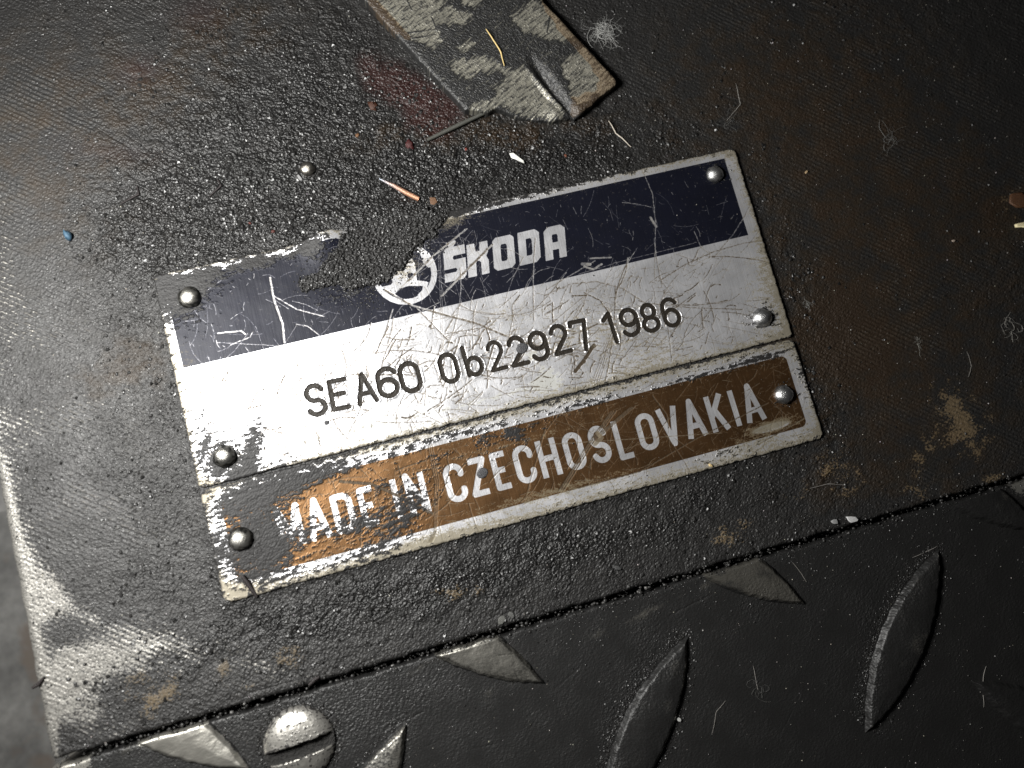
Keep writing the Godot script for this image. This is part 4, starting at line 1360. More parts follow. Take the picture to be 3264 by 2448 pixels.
	for q in w * h:
		var g := n1[q]
		var f := n4[q]
		var k := clampf((pd[q] + (g - 0.5) * 0.8 + (n2[q] - 0.5) * 0.35 + (n6[q] - 0.5) * 1.7 - 0.38) * 1.9, 0.0, 1.0)
		k *= (0.45 + 0.55 * clampf(n6[q] * 1.3 + 0.25 * (n5[q] - 0.5), 0.0, 1.0)) * (1.0 - 0.75 * clampf((n7[q] - 0.62) * 6.0, 0.0, 1.0))
		var pits := clampf((0.34 - n1[(q * 7 + 1311) % (w * h)]) * 9.0, 0.0, 1.0) * 0.0 + clampf((n2[q] - 0.86) * 10.0, 0.0, 1.0)
		k *= 1.0 - pits * 0.9
		k *= 1.0 - clampf(marks.d[q] * 1.2, 0.0, 1.0)
		var ru := clampf((rd[q] * 1.2 + (n3[q] - 0.5) * 0.7 + (g - 0.5) * 0.8 - 0.4) * 3.0, 0.0, 1.0)
		var sh := 0.14 * (0.9 + 0.35 * (g - 0.5))
		var tone := 0.60 + 0.16 * (n5[q] - 0.5) + 0.10 * (n3[q] - 0.5)
		var r := lerpf(sh, tone, k)
		var gg := lerpf(sh, tone * 0.98, k)
		var b := lerpf(sh, tone * 0.90, k)
		r += (0.33 - r) * ru * 0.5
		gg += (0.25 - gg) * ru * 0.5
		b += (0.165 - b) * ru * 0.5
		var y := 0.45 + (1.0 - k) * (0.40 * g + 0.3 * n2[q] - 0.1) + k * 0.10 * (n5[q] - 0.5) + 0.06 * (f - 0.5)
		alb[q * 3] = b8(r)
		alb[q * 3 + 1] = b8(gg)
		alb[q * 3 + 2] = b8(b)
		orm[q * 3] = 255
		orm[q * 3 + 1] = b8(0.5 + 0.12 * (f - 0.5) - 0.06 * k)
		orm[q * 3 + 2] = b8(k * 0.55 * (1.0 - ru))
		ht[q] = y
		hb[q] = b8(y)
	var mat := surface_material(tex(alb, w, h, Image.FORMAT_RGB8), tex(orm, w, h, Image.FORMAT_RGB8), tex(hb, w, h, Image.FORMAT_L8), 0.25)
	# form: s along, t across; the end is cut aslant at one side and torn into a tongue
	var ns := 300
	var nt := 124
	var pos := PackedVector3Array()
	pos.resize((ns + 1) * (nt + 1))
	var us := PackedFloat32Array()
	var ts := PackedFloat32Array()
	for i in ns + 1:
		us.append(0.0)
	var uvs := PackedVector2Array()
	uvs.resize(pos.size())
	var wob := FastNoiseLite.new()
	wob.frequency = 0.3
	for j in nt + 1:
		var tt := float(j - 4) / (nt - 8)
		var t := clampf(tt, 0.0, 1.0) * 24.1
		var end := 13.0
		if t < 10.4:
			end = 1.05 * t - 0.2 + 1.4 * exp(-pow((t - 4.5) / 1.2, 2.0)) * -1.0
		elif t < 13.6:
			end = lerpf(10.7, 12.4, (t - 10.4) / 3.2)
		if t > 23.0:
			end -= 1.3 * (1.0 - sqrt(maxf(1.0 - pow((t - 23.0) / 1.15, 2.0), 0.0)))
		end += 0.25 * wob.get_noise_2d(t * 2.0, 3.0)
		for i in ns + 1:
			var s: float
			if i < ns - 10:
				s = lerpf(-75.0, end - 0.5, pow(float(i) / (ns - 10), 0.55))
			else:
				s = end - 0.5 + 0.5 * [0.1, 0.3, 0.5, 0.66, 0.8, 0.9, 0.96, 0.99, 1.0, 1.0, 1.0][i - (ns - 10)]
			var y := 1.9
			# right block keeps its height; the groove beside it is deep, the tongue bends down and its lip curls
			var tongue := clampf((s + 1.5) / 6.0, 0.0, 1.0) * clampf((13.3 - t) / 0.8, 0.0, 1.0)
			y -= 1.0 * tongue * clampf((s + 1.5) / 9.0, 0.0, 1.0)
			y += 0.75 * exp(-pow((s - 10.2) / 2.2, 2.0) - pow((t - 12.2) / 1.8, 2.0))
			var groove := clampf((s + 1.0) / 5.0, 0.0, 1.0) * exp(-pow((t - 14.3 - 0.12 * (6.0 - s)) / 0.95, 2.0))
			y -= 1.2 * groove
			y += 0.25 * (sample(ht, w, h, (s - s0) / sw * w, (t - t0) / tw * h) - 0.5) if s > s0 else 0.0
			y += 0.12 * wob.get_noise_2d(s * 0.4, t * 0.4)
			var rim := minf(end - s, minf(t, 24.1 - t))
			y -= 0.30 * exp(-rim / 0.22)
			var tq := t + 0.12 * wob.get_noise_2d(s * 1.2, 60.0) * (1.0 if t < 1.0 or t > 23.0 else 0.0)
			if j < 4:
				y = [-0.3, 0.5, 1.0, 1.4][j]
			elif j > nt - 4:
				y = [1.4, 1.0, 0.5, -0.3][j - (nt - 3)]
			if i > ns - 2:
				y = minf(y, -0.3)
			elif i == ns - 2:
				y = minf(y, 0.7)
			var p := o2 + sdir * s + tdir * tq
			pos[j * (ns + 1) + i] = Vector3(p.x, y, p.y)
			uvs[j * (ns + 1) + i] = Vector2((s - s0) / sw, (t - t0) / tw)
	var origin := Vector3(14, 0, -50)
	var nor := PackedVector3Array()
	nor.resize(pos.size())
	var idx := PackedInt32Array()
	var m := ns + 1
	for j in nt + 1:
		for i in m:
			var ds := pos[j * m + mini(i + 1, ns)] - pos[j * m + maxi(i - 1, 0)]
			var dt := pos[mini(j + 1, nt) * m + i] - pos[maxi(j - 1, 0) * m + i]
			var nn := ds.cross(dt).normalized()
			nor[j * m + i] = nn if nn.y > -0.2 else -nn
			if i < ns and j < nt:
				var q := j * m + i
				idx.append_array([q, q + m, q + 1, q + 1, q + m, q + m + 1])
	for q in pos.size():
		pos[q] = (pos[q] - origin) * MM
	var arr := []
	arr.resize(Mesh.ARRAY_MAX)
	arr[Mesh.ARRAY_VERTEX] = pos
	arr[Mesh.ARRAY_NORMAL] = nor
	arr[Mesh.ARRAY_TEX_UV] = uvs
	arr[Mesh.ARRAY_INDEX] = idx
	var mesh := ArrayMesh.new()
	mesh.add_surface_from_arrays(Mesh.PRIMITIVE_TRIANGLES, arr)
	var o := part("steel_strap", mesh, mat, self)
	o.position = origin * MM
	mark(o, "worn grey steel strap with torn rusty end above the plates", "metal strap")


# ---------------------------------------------------------------- caked grime over the dent
func build_caked_grime() -> void:
	var x0 := -31.0
	var z0 := -32.0
	var wd := 32.0
	var dp := 18.0
	var w := 290
	var h := 163
	var f := Field.new(w, h, x0, z0, wd, dp)
	f.poly(PackedVector2Array([Vector2(-19.32, -26.70), Vector2(-16.14, -27.75), Vector2(-11.42, -27.98), Vector2(-4.53, -27.23), Vector2(-2.07, -26.01), Vector2(-4.83, -22.94), Vector2(-8.85, -21.02), Vector2(-12.13, -18.16), Vector2(-13.76, -16.86), Vector2(-17.23, -16.81), Vector2(-23.09, -17.81), Vector2(-27.77, -18.77), Vector2(-27.82, -20.21), Vector2(-24.83, -20.77), Vector2(-23.00, -22.73), Vector2(-20.74, -24.61)]), 1.0)
	f.blur(12)
	var n1 := noise(w, h, 0.5 * w / wd, 0.45 * w / wd, 3, 71)
	var n2 := noise(w, h, 1.1 * w / wd, 0.9 * w / wd, 3, 72, FastNoiseLite.TYPE_SIMPLEX_SMOOTH, true)
	var xs := lines(x0 + 0.1, x0 + wd - 0.1, wd / w, [], [])
	var zs := lines(z0 + 0.1, z0 + dp - 0.1, dp / h, [], [])
	var pos := PackedVector3Array()
	var nx := xs.size()
	cake_map = Field.new(nx, zs.size(), x0, z0, wd, dp)
	var cell := PackedByteArray()
	cell.resize(nx * zs.size())
	for j in zs.size():
		for i in nx:
			var fx := (xs[i] - x0) / wd * w
			var fz := (zs[j] - z0) / dp * h
			var k := sample(f.d, w, h, fx, fz)
			var g := sample(n1, w, h, fx, fz)
			var c := sample(n2, w, h, fx, fz)
			k = clampf(k + ((g - 0.5) * 0.55 + (c - 0.5) * 0.6) * smoothstep(0.0, 0.25, k), 0.0, 1.2)
			var y := 0.72 + bend(xs[i], zs[j]) * 0.55 - 0.75 + 0.95 * smoothstep(0.05, 0.9, k) + k * (0.45 * g + 0.45 * c - 0.3)
			if zs[j] < -26.6:
				y -= 0.35 * clampf((-26.6 - zs[j]) / 2.0, 0.0, 1.0)
			pos.append(Vector3(xs[i], y, zs[j]))
			cake_map.d[j * nx + i] = y if k > 0.2 else -9.0
			cell[j * nx + i] = 1 if k > 0.12 else 0
	var origin := Vector3(-15, 0.6, -23)
	# the same grime as on the panel, so the same material, taken from another spot of it
	var meshes := sheet(xs, zs, pos, Vector2(PX0 + 12.0, PZ0 - 3.0), Vector2(PSX, PSZ), cell, origin)
	var o := part("caked_grime", meshes[1], panel_mat, self)
	o.position = origin * MM
	mark(o, "lump of caked black grime in the dent over the blue band", "grime", "", "stuff")


# ---------------------------------------------------------------- fasteners
func rivet(called: String, at: Vector3, r: float, tall: float, label: String, seed_: int, dirty: float, tint: Color, group := "rivets holding the two plates") -> void:
	var b := Builder.new()
	var rings := 18
	var segs := 40
	var no := FastNoiseLite.new()
	no.seed = seed_
	no.frequency = 0.5
	no.fractal_octaves = 3
	for i in rings + 1:
		var a := PI * 0.5 * i / rings
		for k in segs:
			var ph := TAU * k / segs
			var o := Vector3(sin(a) * cos(ph), cos(a), sin(a) * sin(ph))
			var wv := 1.0 + 0.15 * no.get_noise_3d(o.x * 2.0, o.y * 2.0, o.z * 2.0) + 0.05 * no.get_noise_3d(o.x * 9.0, o.y * 9.0, o.z * 9.0)
			var y := pow(o.y, 0.85) * tall * wv
			if i == rings:
				y = -0.45
			b.v.append(Vector3(o.x * r * wv, y, o.z * r * wv) * MM)
			b.n.append(Vector3(o.x / r, o.y / tall, o.z / r).normalized())
			var d := clampf((sin(a) - 0.72 + 0.6 * no.get_noise_3d(o.x * 4.0 + 9.0, o.y * 4.0, o.z * 4.0)) * 5.0, 0.0, 1.0) * dirty
			b.c.append(tint.lerp(Color(0.012, 0.011, 0.010), d))
	for i in rings:
		for k in segs:
			var k2 := (k + 1) % segs
			var q := i * segs
			b.t.append_array([q + k, q + segs + k, q + k2, q + k2, q + segs + k, q + segs + k2])
	var m := plain_material(0.3, 0.95, 0.025, 800.0)
	m.roughness = 0.31 + 0.04 * (seed_ % 3)
	var o := part(called, b.mesh(), m, self)
	o.position = at * MM
	mark(o, label, "rivet", group)


func build_fasteners() -> void:
	var steel := Color(0.40, 0.39, 0.36)
	rivet("rivet", Vector3(-45.3, 0.72, -21.5), 1.75, 1.35, "domed steel rivet in the blue band's left corner, upper plate", 1, 0.8, steel)
	rivet("rivet", Vector3(45.0, 0.72, -22.4), 1.5, 1.2, "shiny small rivet in the blue band's right corner", 2, 0.5, Color(0.5, 0.5, 0.5))
	rivet("rivet", Vector3(-45.3, 0.72, 4.5), 1.8, 1.5, "dark domed rivet in grime at silver field's left end", 3, 0.9, steel * 0.8)
	rivet("rivet", Vector3(45.6, 0.72, 4.0), 1.65, 1.35, "bright rivet after the year on the silver field", 4, 0.45, Color(0.52, 0.52, 0.52))
	rivet("rivet", Vector3(-45.7, 0.72, 17.5), 1.85, 1.5, "grimy rivet at the bronze band's left end, lower plate", 5, 0.85, steel * 0.8)
	rivet("rivet", Vector3(45.2, 0.72, 17.6), 1.7, 1.3, "rivet at the bronze band's right end, lower plate", 6, 0.5, Color(0.48, 0.48, 0.48))
	rivet("rivet", Vector3(-22.6, 0.15, -38.7), 1.25, 1.0, "lone small rivet in black grime above the plates, no plate under it", 7, 0.55, Color(0.30, 0.28, 0.25), "")
	# slotted screw
	var r := 5.4
	var n := 96
	var xs := PackedFloat32Array()
	for i in n + 1:
		xs.append(lerpf(-r, r, float(i) / n))
	var pos := PackedVector3Array()
	var cell := PackedByteArray()
	cell.resize((n + 1) * (n + 1))
	var no := FastNoiseLite.new()
	no.frequency = 0.8
	no.seed = 5
	for j in n + 1:
		for i in n + 1:
			# a square grid pressed into a disc
			var u := xs[i] / r
			var q := xs[j] / r
			var p := Vector2(u * sqrt(1.0 - q * q / 2.0), q * sqrt(1.0 - u * u / 2.0))
			var d := p.length()
			var y := 1.9 * pow(maxf(1.0 - pow(d, 2.8), 0.0), 0.55) + 0.03 * no.get_noise_2d(xs[i], xs[j])
			var edge := 1.0 if d > 0.985 else 0.0
			if edge > 0.0:
				y = -0.3
			var sl := absf(p.y * r - 0.75 + 0.05 * p.x * r)
			var inside := 1.0 - smoothstep(0.80, 1.02, sl + 0.12 * no.get_noise_2d(xs[i] * 1.5, xs[j] * 1.5))
			y -= inside * minf(1.25, maxf(y - 0.3, 0.0)) * (1.0 - edge)
			if inside > 0.4:
				y += 0.25 * no.get_noise_2d(xs[i] * 2.0, xs[j] * 2.0 + 50.0) + 0.15
			cell[j * (n + 1) + i] = 1 if inside > 0.6 else 0
			pos.append(Vector3(p.x * r - 44.1, TY + y, p.y * r + 49.3))
	var origin := Vector3(-44.1, TY, 49.3)
	var meshes := sheet(xs, xs, pos, Vector2(-r, -r), Vector2(r, r) * 2.0, cell, origin)
	# the head's own surface: bright steel with black specks
	var w := 256
	var a := noise(w, w, 22.0, 15.0, 4, 81)
	var c := noise(w, w, 3.0, 40.0, 3, 82)
	var alb := PackedByteArray()
	alb.resize(w * w * 3)
	var orm := PackedByteArray()
	orm.resize(w * w * 3)
	var hb := PackedByteArray()
	hb.resize(w * w)
	for q in w * w:
		var fx := (q % w) / float(w) - 0.5
		var fz := (q / w) / float(w) - 0.5
		var d := Vector2(fx, fz).length() * 2.0
		var k := clampf((a[q] - 0.62 + 0.8 * maxf(d - 0.9, 0.0) + 0.3 * exp(-pow((fz - 0.06) / 0.12, 2.0))) * 9.0, 0.0, 1.0)
		var tone := 0.74 + 0.12 * (c[q] - 0.5)
		alb[q * 3] = b8(lerpf(tone, 0.15, k))
		alb[q * 3 + 1] = b8(lerpf(tone * 0.985, 0.145, k))
		alb[q * 3 + 2] = b8(lerpf(tone * 0.95, 0.14, k))
		orm[q * 3 + 1] = b8(lerpf(0.36, 0.55, k))
		orm[q * 3 + 2] = b8(0.85 * (1.0 - k))
		hb[q] = b8(0.4 + 0.3 * k * a[q] + 0.1 * c[q])
	var mat := surface_material(tex(alb, w, w, Image.FORMAT_RGB8), tex(orm, w, w, Image.FORMAT_RGB8), tex(hb, w, w, Image.FORMAT_L8), 0.12)
	var o := root("slotted_screw", origin)
	mark(o, "large round slotted screw head on the tread plate, slot filled with grime", "screw")
	part("head", meshes[0], mat, o)
	var gm := plain_material(0.5, 0.0, 0.12, 900.0)
	gm.vertex_color_use_as_albedo = false
	gm.albedo_color = Color(0.15, 0.145, 0.14)
	part("slot", meshes[1], gm, o)


# ---------------------------------------------------------------- small things lying about
func small(called: String, b: Builder, mat: Material, origin: Vector3, label: String, category: String, group := "") -> void:
	var o := part(called, b.mesh(origin * MM), mat, self)
	o.position = origin * MM
	mark(o, label, category, group)


func surface_y(x: float, z: float) -> float:
	if absf(x) < 50.1 and z > -26.3 and z < 26.3:
		return 0.78 + (bend(x, z) if z < 8.4 else 0.0)
	if z > 42.5:
		return tread_y(x, z)
	return panel_y(x, z)


func fibre(b: Builder, points: Array, r: float, col: Color, lift := 0.12) -> void:
	var curve := Curve2D.new()
	for k in points.size():
		var p: Vector2 = points[k]
		var before: Vector2 = points[maxi(k - 1, 0)]
		var after: Vector2 = points[mini(k + 1, points.size() - 1)]
		curve.add_point(p, -(after - before) / 6.0, (after - before) / 6.0)
	var out := []
	var rad := []
	var ln := curve.get_baked_length()
	var steps := maxi(4, int(ln / 0.35))
	for i in steps + 1:
		var p := curve.sample_baked(ln * i / steps)
		var e := absf(2.0 * i / steps - 1.0)
		out.append(Vector3(p.x, surface_y(p.x, p.y) + lift + 0.08 * sin(i * 0.7) + r, p.y))
		rad.append(r * (1.0 - 0.5 * pow(e, 4.0)))
	b.tube(out, rad, 6, col)


func tuft(called: String, at: Vector2, size: float, strands: int, trail: Vector2, col: Color, label: String) -> void:
	var b := Builder.new()
	for k in strands:
		# each strand wanders and curls
		var way := rng.randf() * TAU
		var turn := rng.randfn(0.0, 0.9)
		var p := at + Vector2(rng.randfn(0, 0.22), rng.randfn(0, 0.22)) * size
		var path := [p]
		var steps := 3 + rng.randi() % 5
		for i in steps:
			way += turn + rng.randfn(0.0, 0.55)
			p += Vector2(cos(way), sin(way)) * size * rng.randf_range(0.12, 0.26) + trail * 0.16 * rng.randf() * float(k % 3 == 0)
			path.append(p)
		fibre(b, path, rng.randf_range(0.013, 0.024), col * rng.randf_range(0.25, 0.9), rng.randf_range(0.02, 0.09) * size)
	var y := surface_y(at.x, at.y)
	var m := plain_material(0.7, 0.0, 0.0, 500.0)
	small(called, b, m, Vector3(at.x, y, at.y), label, "lint")


func build_small_things() -> void:
	var m := plain_material(0.55, 0.0, 0.04, 900.0)
	var shiny := plain_material(0.38, 0.6, 0.04, 900.0)
	# a splinter of copper and its broken end
	var b := Builder.new()
	var p0: Vector2 = Vector2(-11.50, -34.28)
	var p1: Vector2 = Vector2(-5.96, -29.46)
	b.tube([Vector3(p0.x, 0.75, p0.y), Vector3(lerpf(p0.x, p1.x, 0.35), 0.78, lerpf(p0.y, p1.y, 0.34)), Vector3(lerpf(p0.x, p1.x, 0.7), 0.72, lerpf(p0.y, p1.y, 0.72)), Vector3(p1.x, 0.55, p1.y)], [0.1, 0.36, 0.45, 0.42], 8, Color(0.42, 0.24, 0.15))
	for k in b.v.size():
		var f := clampf((b.v[k].x / MM - p0.x) / (p1.x - p0.x), 0.0, 1.0)
		b.c[k] = Color(0.36, 0.40, 0.46).lerp(Color(0.46, 0.25, 0.16), smoothstep(0.15, 0.45, f))
	small("copper_splinter", b, shiny, Vector3(p1.x, 0.4, p1.y), "pointed copper splinter lying in the grime above the dented edge", "splinter")
	b = Builder.new()
	b.chip([Vector2(-4.15, -29.39), Vector2(-3.25, -29.18), Vector2(-3.07, -28.31), Vector2(-3.72, -27.96), Vector2(-4.28, -28.25)], 0.15, 0.45, Color(0.12, 0.06, 0.03))
	small("rust_crumb", b, m, Vector3(Vector2(-3.73, -28.54).x, 0.15, Vector2(-3.73, -28.54).y), "small brown crumb just past the copper splinter's blunt end", "crumb")
	b = Builder.new()
	b.chip([Vector2(10.99, -34.02), Vector2(11.63, -33.96), Vector2(13.03, -32.12), Vector2(12.98, -31.62), Vector2(12.23, -32.21), Vector2(11.87, -32.71), Vector2(11.10, -33.22)], 0.35, 0.3, Color(0.72, 0.72, 0.68), Vector2(0.05, 0.02))
	small("paper_scrap", b, m, Vector3(Vector2(11.92, -32.87).x, 0.3, Vector2(11.92, -32.87).y), "white paper scrap in the grime below the strap's torn end", "scrap")
	b = Builder.new()
	b.lump(Vector3(Vector2(-61.45, -35.88).x, 0.35, Vector2(-61.45, -35.88).y), Vector3(0.5, 0.75, 0.85), 0.3, 0.8, 3, Color(0.05, 0.10, 0.15))
	small("blue_crumb", b, m, Vector3(Vector2(-61.45, -35.88).x, 0.1, Vector2(-61.45, -35.88).y), "blue crumb alone on the milled panel, left of the plates", "crumb")
	b = Builder.new()
	b.chip([Vector2(97.21, -1.26), Vector2(99.51, -1.27), Vector2(100.38, -0.53), Vector2(99.78, 0.05), Vector2(98.38, -0.54), Vector2(97.20, -0.72)], 0.25, 0.5, Color(0.75, 0.66, 0.40))
	small("wood_chip", b, m, Vector3(Vector2(98.47, -0.79).x, 0.1, Vector2(98.47, -0.79).y), "pale yellow wood chip at the panel's far side, by a rust spot", "chip")
	b = Builder.new()
	b.chip([Vector2(98.54, -6.88), Vector2(100.74, -6.84), Vector2(101.78, -5.25), Vector2(100.53, -3.73), Vector2(98.82, -4.30), Vector2(97.81, -5.43)], 0.05, 0.35, Color(0.075, 0.032, 0.015))
	small("rust_flake", b, m, Vector3(Vector2(99.73, -5.44).x, 0.1, Vector2(99.73, -5.44).y), "dark rust flake above the pale yellow wood chip", "flake")
	for s in [[Vector2(-5.10, -39.32), 0.75, Color(0.10, 0.018, 0.012), "dark red paint crumb beside the thin grey strip", 1.5], [Vector2(-13.23, -42.78), 0.5, Color(0.32, 0.15, 0.06), "orange crumb in the grime left of the red-brown stain", 0.8], [Vector2(-9.43, -47.38), 1.1, Color(0.10, 0.035, 0.012), "rusty brown flake on the red-brown stain by the strap", 1.1],
			[Vector2(4.02, -36.48), 0.3, Color(0.34, 0.06, 0.04), "tiny red crumb below the strap's torn lip", 1.2], [Vector2(20.48, -31.67), 0.32, Color(0.30, 0.09, 0.04), "tiny orange-red crumb to the right of the paper scrap", 1.2], [Vector2(-30.36, -29.48), 0.4, Color(0.13, 0.02, 0.015), "tiny red crumb over the blue band's upper rim", 1.0], [Vector2(-33.64, -31.69), 0.3, Color(0.16, 0.03, 0.02), "tiny red crumb near the upper plate's left upper rim", 1.0]]:
		b = Builder.new()
		var p: Vector2 = s[0]
		var y := surface_y(p.x, p.y)
		b.lump(Vector3(p.x, y + 0.02, p.y), Vector3(s[1] * 0.75, s[1] * 0.45, s[1] * s[4] * 0.75), 0.3, 1.1, int(p.x * 3.0) + 60, s[2] * 0.4)
		small("paint_crumb", b, m, Vector3(p.x, y, p.y), s[3], "crumb", "coloured crumbs in the grime")
	b = Builder.new()
	fibre(b, [Vector2(12.47, -55.88), Vector2(13.32, -53.40), Vector2(13.90, -51.17), Vector2(13.81, -48.64)], 0.13, Color(0.62, 0.47, 0.20), 2.1)
	small("straw", b, m, Vector3(Vector2(13.72, -52.09).x, 2.0, Vector2(13.72, -52.09).y), "bent yellow straw lying on the steel strap", "straw")
	b = Builder.new()
	fibre(b, [Vector2(29.53, -36.12), Vector2(30.20, -33.71), Vector2(32.14, -30.67)], 0.10, Color(0.50, 0.45, 0.38), 0.2)
	small("pale_fibre", b, m, Vector3(Vector2(30.56, -33.46).x, 0.1, Vector2(30.56, -33.46).y), "single pale curved fibre right of the strap's end", "fibre")
	b = Builder.new()
	b.tube([Vector3(Vector2(-2.12, -39.35).x, 0.35, Vector2(-2.12, -39.35).y), Vector3(Vector2(3.31, -40.64).x, 0.55, Vector2(3.31, -40.64).y), Vector3(Vector2(8.96, -41.92).x, 0.75, Vector2(8.96, -41.92).y)], [0.32, 0.4, 0.3], 8, Color(0.055, 0.055, 0.05))
	small("grey_strip", b, m, Vector3(Vector2(3.31, -40.64).x, 0.3, Vector2(3.31, -40.64).y), "thin dark grey strip leaning out from under the strap", "strip")
	tuft("white_lint", Vector2(33.24, -52.40), 3.6, 80, Vector2(1.0, 2.4), Color(0.62, 0.62, 0.60), "fluffy white lint tuft to the right of the steel strap")
	tuft("grey_lint", Vector2(79.01, -22.05), 3.4, 16, Vector2(2.4, -3.0), Color(0.25, 0.25, 0.24), "thin grey lint tangle on the panel, beyond the upper rivet")
	tuft("grey_lint", Vector2(51.15, -31.48), 2.6, 14, Vector2(0.6, -3.0), Color(0.20, 0.20, 0.19), "grey lint wisp just above the upper plate's corner")
	tuft("white_lint", Vector2(90.09, 16.53), 3.6, 12, Vector2(-1.0, -3.0), Color(0.50, 0.48, 0.44), "white seed fluff with fine hairs at the panel's far side")
	tuft("white_lint", Vector2(72.42, 14.50), 1.2, 14, Vector2(1.5, 4.0), Color(0.30, 0.29, 0.26), "small pale lint between the fluff and the lower plate")
	tuft("grey_lint", Vector2(26.94, 62.18), 2.4, 9, Vector2(3.0, 2.0), Color(0.20, 0.20, 0.19), "faint lint strands on the tread plate between two lugs")
	tuft("grey_lint", Vector2(54.76, 3.42), 1.0, 16, Vector2(0.4, 0.8), Color(0.30, 0.30, 0.28), "little grey lint knot right of the silver field's rivet")
	var k := 0
	for s in [[[Vector2(21.32, 62.22), Vector2(19.34, 63.46), Vector2(17.66, 66.60)], "whitish curved fibre on the tread plate, below the middle lug"], [[Vector2(59.23, 49.46), Vector2(61.47, 49.28), Vector2(64.24, 48.86)], "short pale fibre near the big lug's upper tip"], [[Vector2(63.23, 75.70), Vector2(64.59, 71.54), Vector2(65.90, 69.62)], "upright thin fibre beside the cut-off lug"],
			[[Vector2(38.75, 44.58), Vector2(39.71, 46.77), Vector2(40.06, 48.26)], "short grey hair above the dark triangular lug"], [[Vector2(27.32, 58.43), Vector2(27.12, 60.60), Vector2(26.94, 62.18)], "hair running up from the faint lint strands"], [[Vector2(54.31, -38.16), Vector2(53.96, -34.19), Vector2(50.54, -31.79)], "long grey hair above the upper plate's corner"],
			[[Vector2(80.51, 18.62), Vector2(80.51, 21.17), Vector2(79.13, 22.93)], "pale bent fibre on the panel above the tan stain"], [[Vector2(45.23, 33.78), Vector2(48.61, 33.89), Vector2(51.69, 34.95)], "fine fibre on the panel right of the lower plate's corner"]]:
		b = Builder.new()
		fibre(b, s[0], 0.04, Color(0.20, 0.19, 0.175) * (1.0 + 0.3 * (k % 3)), 0.05)
		var mid: Vector2 = s[0][1]
		small("fine_fibre", b, m, Vector3(mid.x, surface_y(mid.x, mid.y), mid.y), s[1], "fibre", "fine fibres lying on the metal")
		k += 1
	# black bristles and twigs of dirt
	for s in [[[Vector2(-46.57, 22.99), Vector2(-46.06, 24.21), Vector2(-45.31, 26.57)], 0.42, 0.75, "thick black bristle across the lower plate's bottom corner"], [[Vector2(-37.08, -40.08), Vector2(-36.74, -38.87), Vector2(-38.98, -37.50)], 0.2, 0.1, "bent black twig in the grime left of the lone rivet"], [[Vector2(-49.63, -41.76), Vector2(-49.63, -40.31), Vector2(-52.58, -39.38)], 0.22, 0.1, "black bent twig on the milled panel above the blue crumb"], [[Vector2(-79.12, 30.66), Vector2(-78.16, 30.40), Vector2(-77.22, 29.59)], 0.3, 0.0, "black twig caught on the panel's worn left edge"],
			[[Vector2(-40.76, 41.48), Vector2(-39.79, 40.92), Vector2(-39.03, 40.72)], 0.35, 0.0, "black crumb of dirt on the panel above the screw"]]:
		b = Builder.new()
		var out := []
		for q: Vector2 in s[0]:
			out.append(Vector3(q.x, surface_y(q.x, q.y) + s[1] * 0.7, q.y))
		b.tube(out, [s[1] * 0.7, s[1], s[1] * 0.6], 8, Color(0.012, 0.011, 0.010))
		var mid: Vector2 = s[0][1]
		small("bristle" if "bristle" in s[3] else "dirt_crumb" if "crumb" in s[3] else "dirt_twig", b, m, Vector3(mid.x, surface_y(mid.x, mid.y), mid.y), s[3], "twig", "black bits of dirt")
	# dark drops on the plates
	for s in [[Vector2(4.26, -0.81), 1.0, "dark round drop between the stamped digits, on the silver field"], [Vector2(-7.26, 17.28), 0.95, "dark round drop on the bronze plate's lettering"], [Vector2(-29.08, 3.29), 0.45, "black speck under the first stamped letter"]]:
		b = Builder.new()
		var p: Vector2 = s[0]
		b.lump(Vector3(p.x, 0.80, p.y), Vector3(s[1], 0.16, s[1] * 0.85), 0.4, 0.22, int(p.x) + 200, Color(0.045, 0.045, 0.048), 8, 20)
		small("oil_drop", b, plain_material(0.42, 0.0, 0.05, 900.0), Vector3(p.x, 0.75, p.y), s[2], "drop")
	# pale chips
	for s in [[Vector2(50.52, 40.44), 1.15, 0.6, Color(0.62, 0.62, 0.62), "bright white chip lodged in the seam, under the lower plate's corner"], [Vector2(47.64, 40.13), 0.8, 0.5, Color(0.30, 0.30, 0.30), "grey chip in the seam beside the bright white one"], [Vector2(-10.12, 40.14), 1.2, 0.35, Color(0.13, 0.13, 0.12), "grey flake over the seam above the worn triangular lug"], [Vector2(-8.39, 39.89), 0.9, 0.35, Color(0.10, 0.10, 0.095), "second grey flake over the seam, nearer the plates"],
			[Vector2(29.42, 25.73), 0.42, 0.4, Color(0.66, 0.50, 0.24), "small yellow seed at the lower plate's bottom edge"], [Vector2(-46.75, 45.00), 0.5, 0.4, Color(0.78, 0.78, 0.76), "white grain beside the slotted screw"], [Vector2(13.08, 62.77), 0.55, 0.4, Color(0.60, 0.60, 0.58), "white grain on the middle lens lug"], [Vector2(61.96, -19.36), 0.4, 0.3, Color(0.5, 0.36, 0.2), "tan grain on the panel right of the upper plate's corner"], [Vector2(10.01, 37.45), 0.8, 0.5, Color(0.05, 0.05, 0.05), "black flake standing above the seam"],
			[Vector2(69.36, 76.75), 0.8, 0.5, Color(0.55, 0.54, 0.50), "pale crumb against the cut-off lug at the tread plate's far side"], [Vector2(84.87, -1.10), 0.4, 0.3, Color(0.42, 0.34, 0.28), "pinkish grain among the milling marks, far side"], [Vector2(-24.14, -37.44), 0.6, 0.3, Color(0.28, 0.28, 0.28), "grey grain below the lone rivet"]]:
		b = Builder.new()
		var p: Vector2 = s[0]
		var y := surface_y(p.x, p.y)
		var outline := []
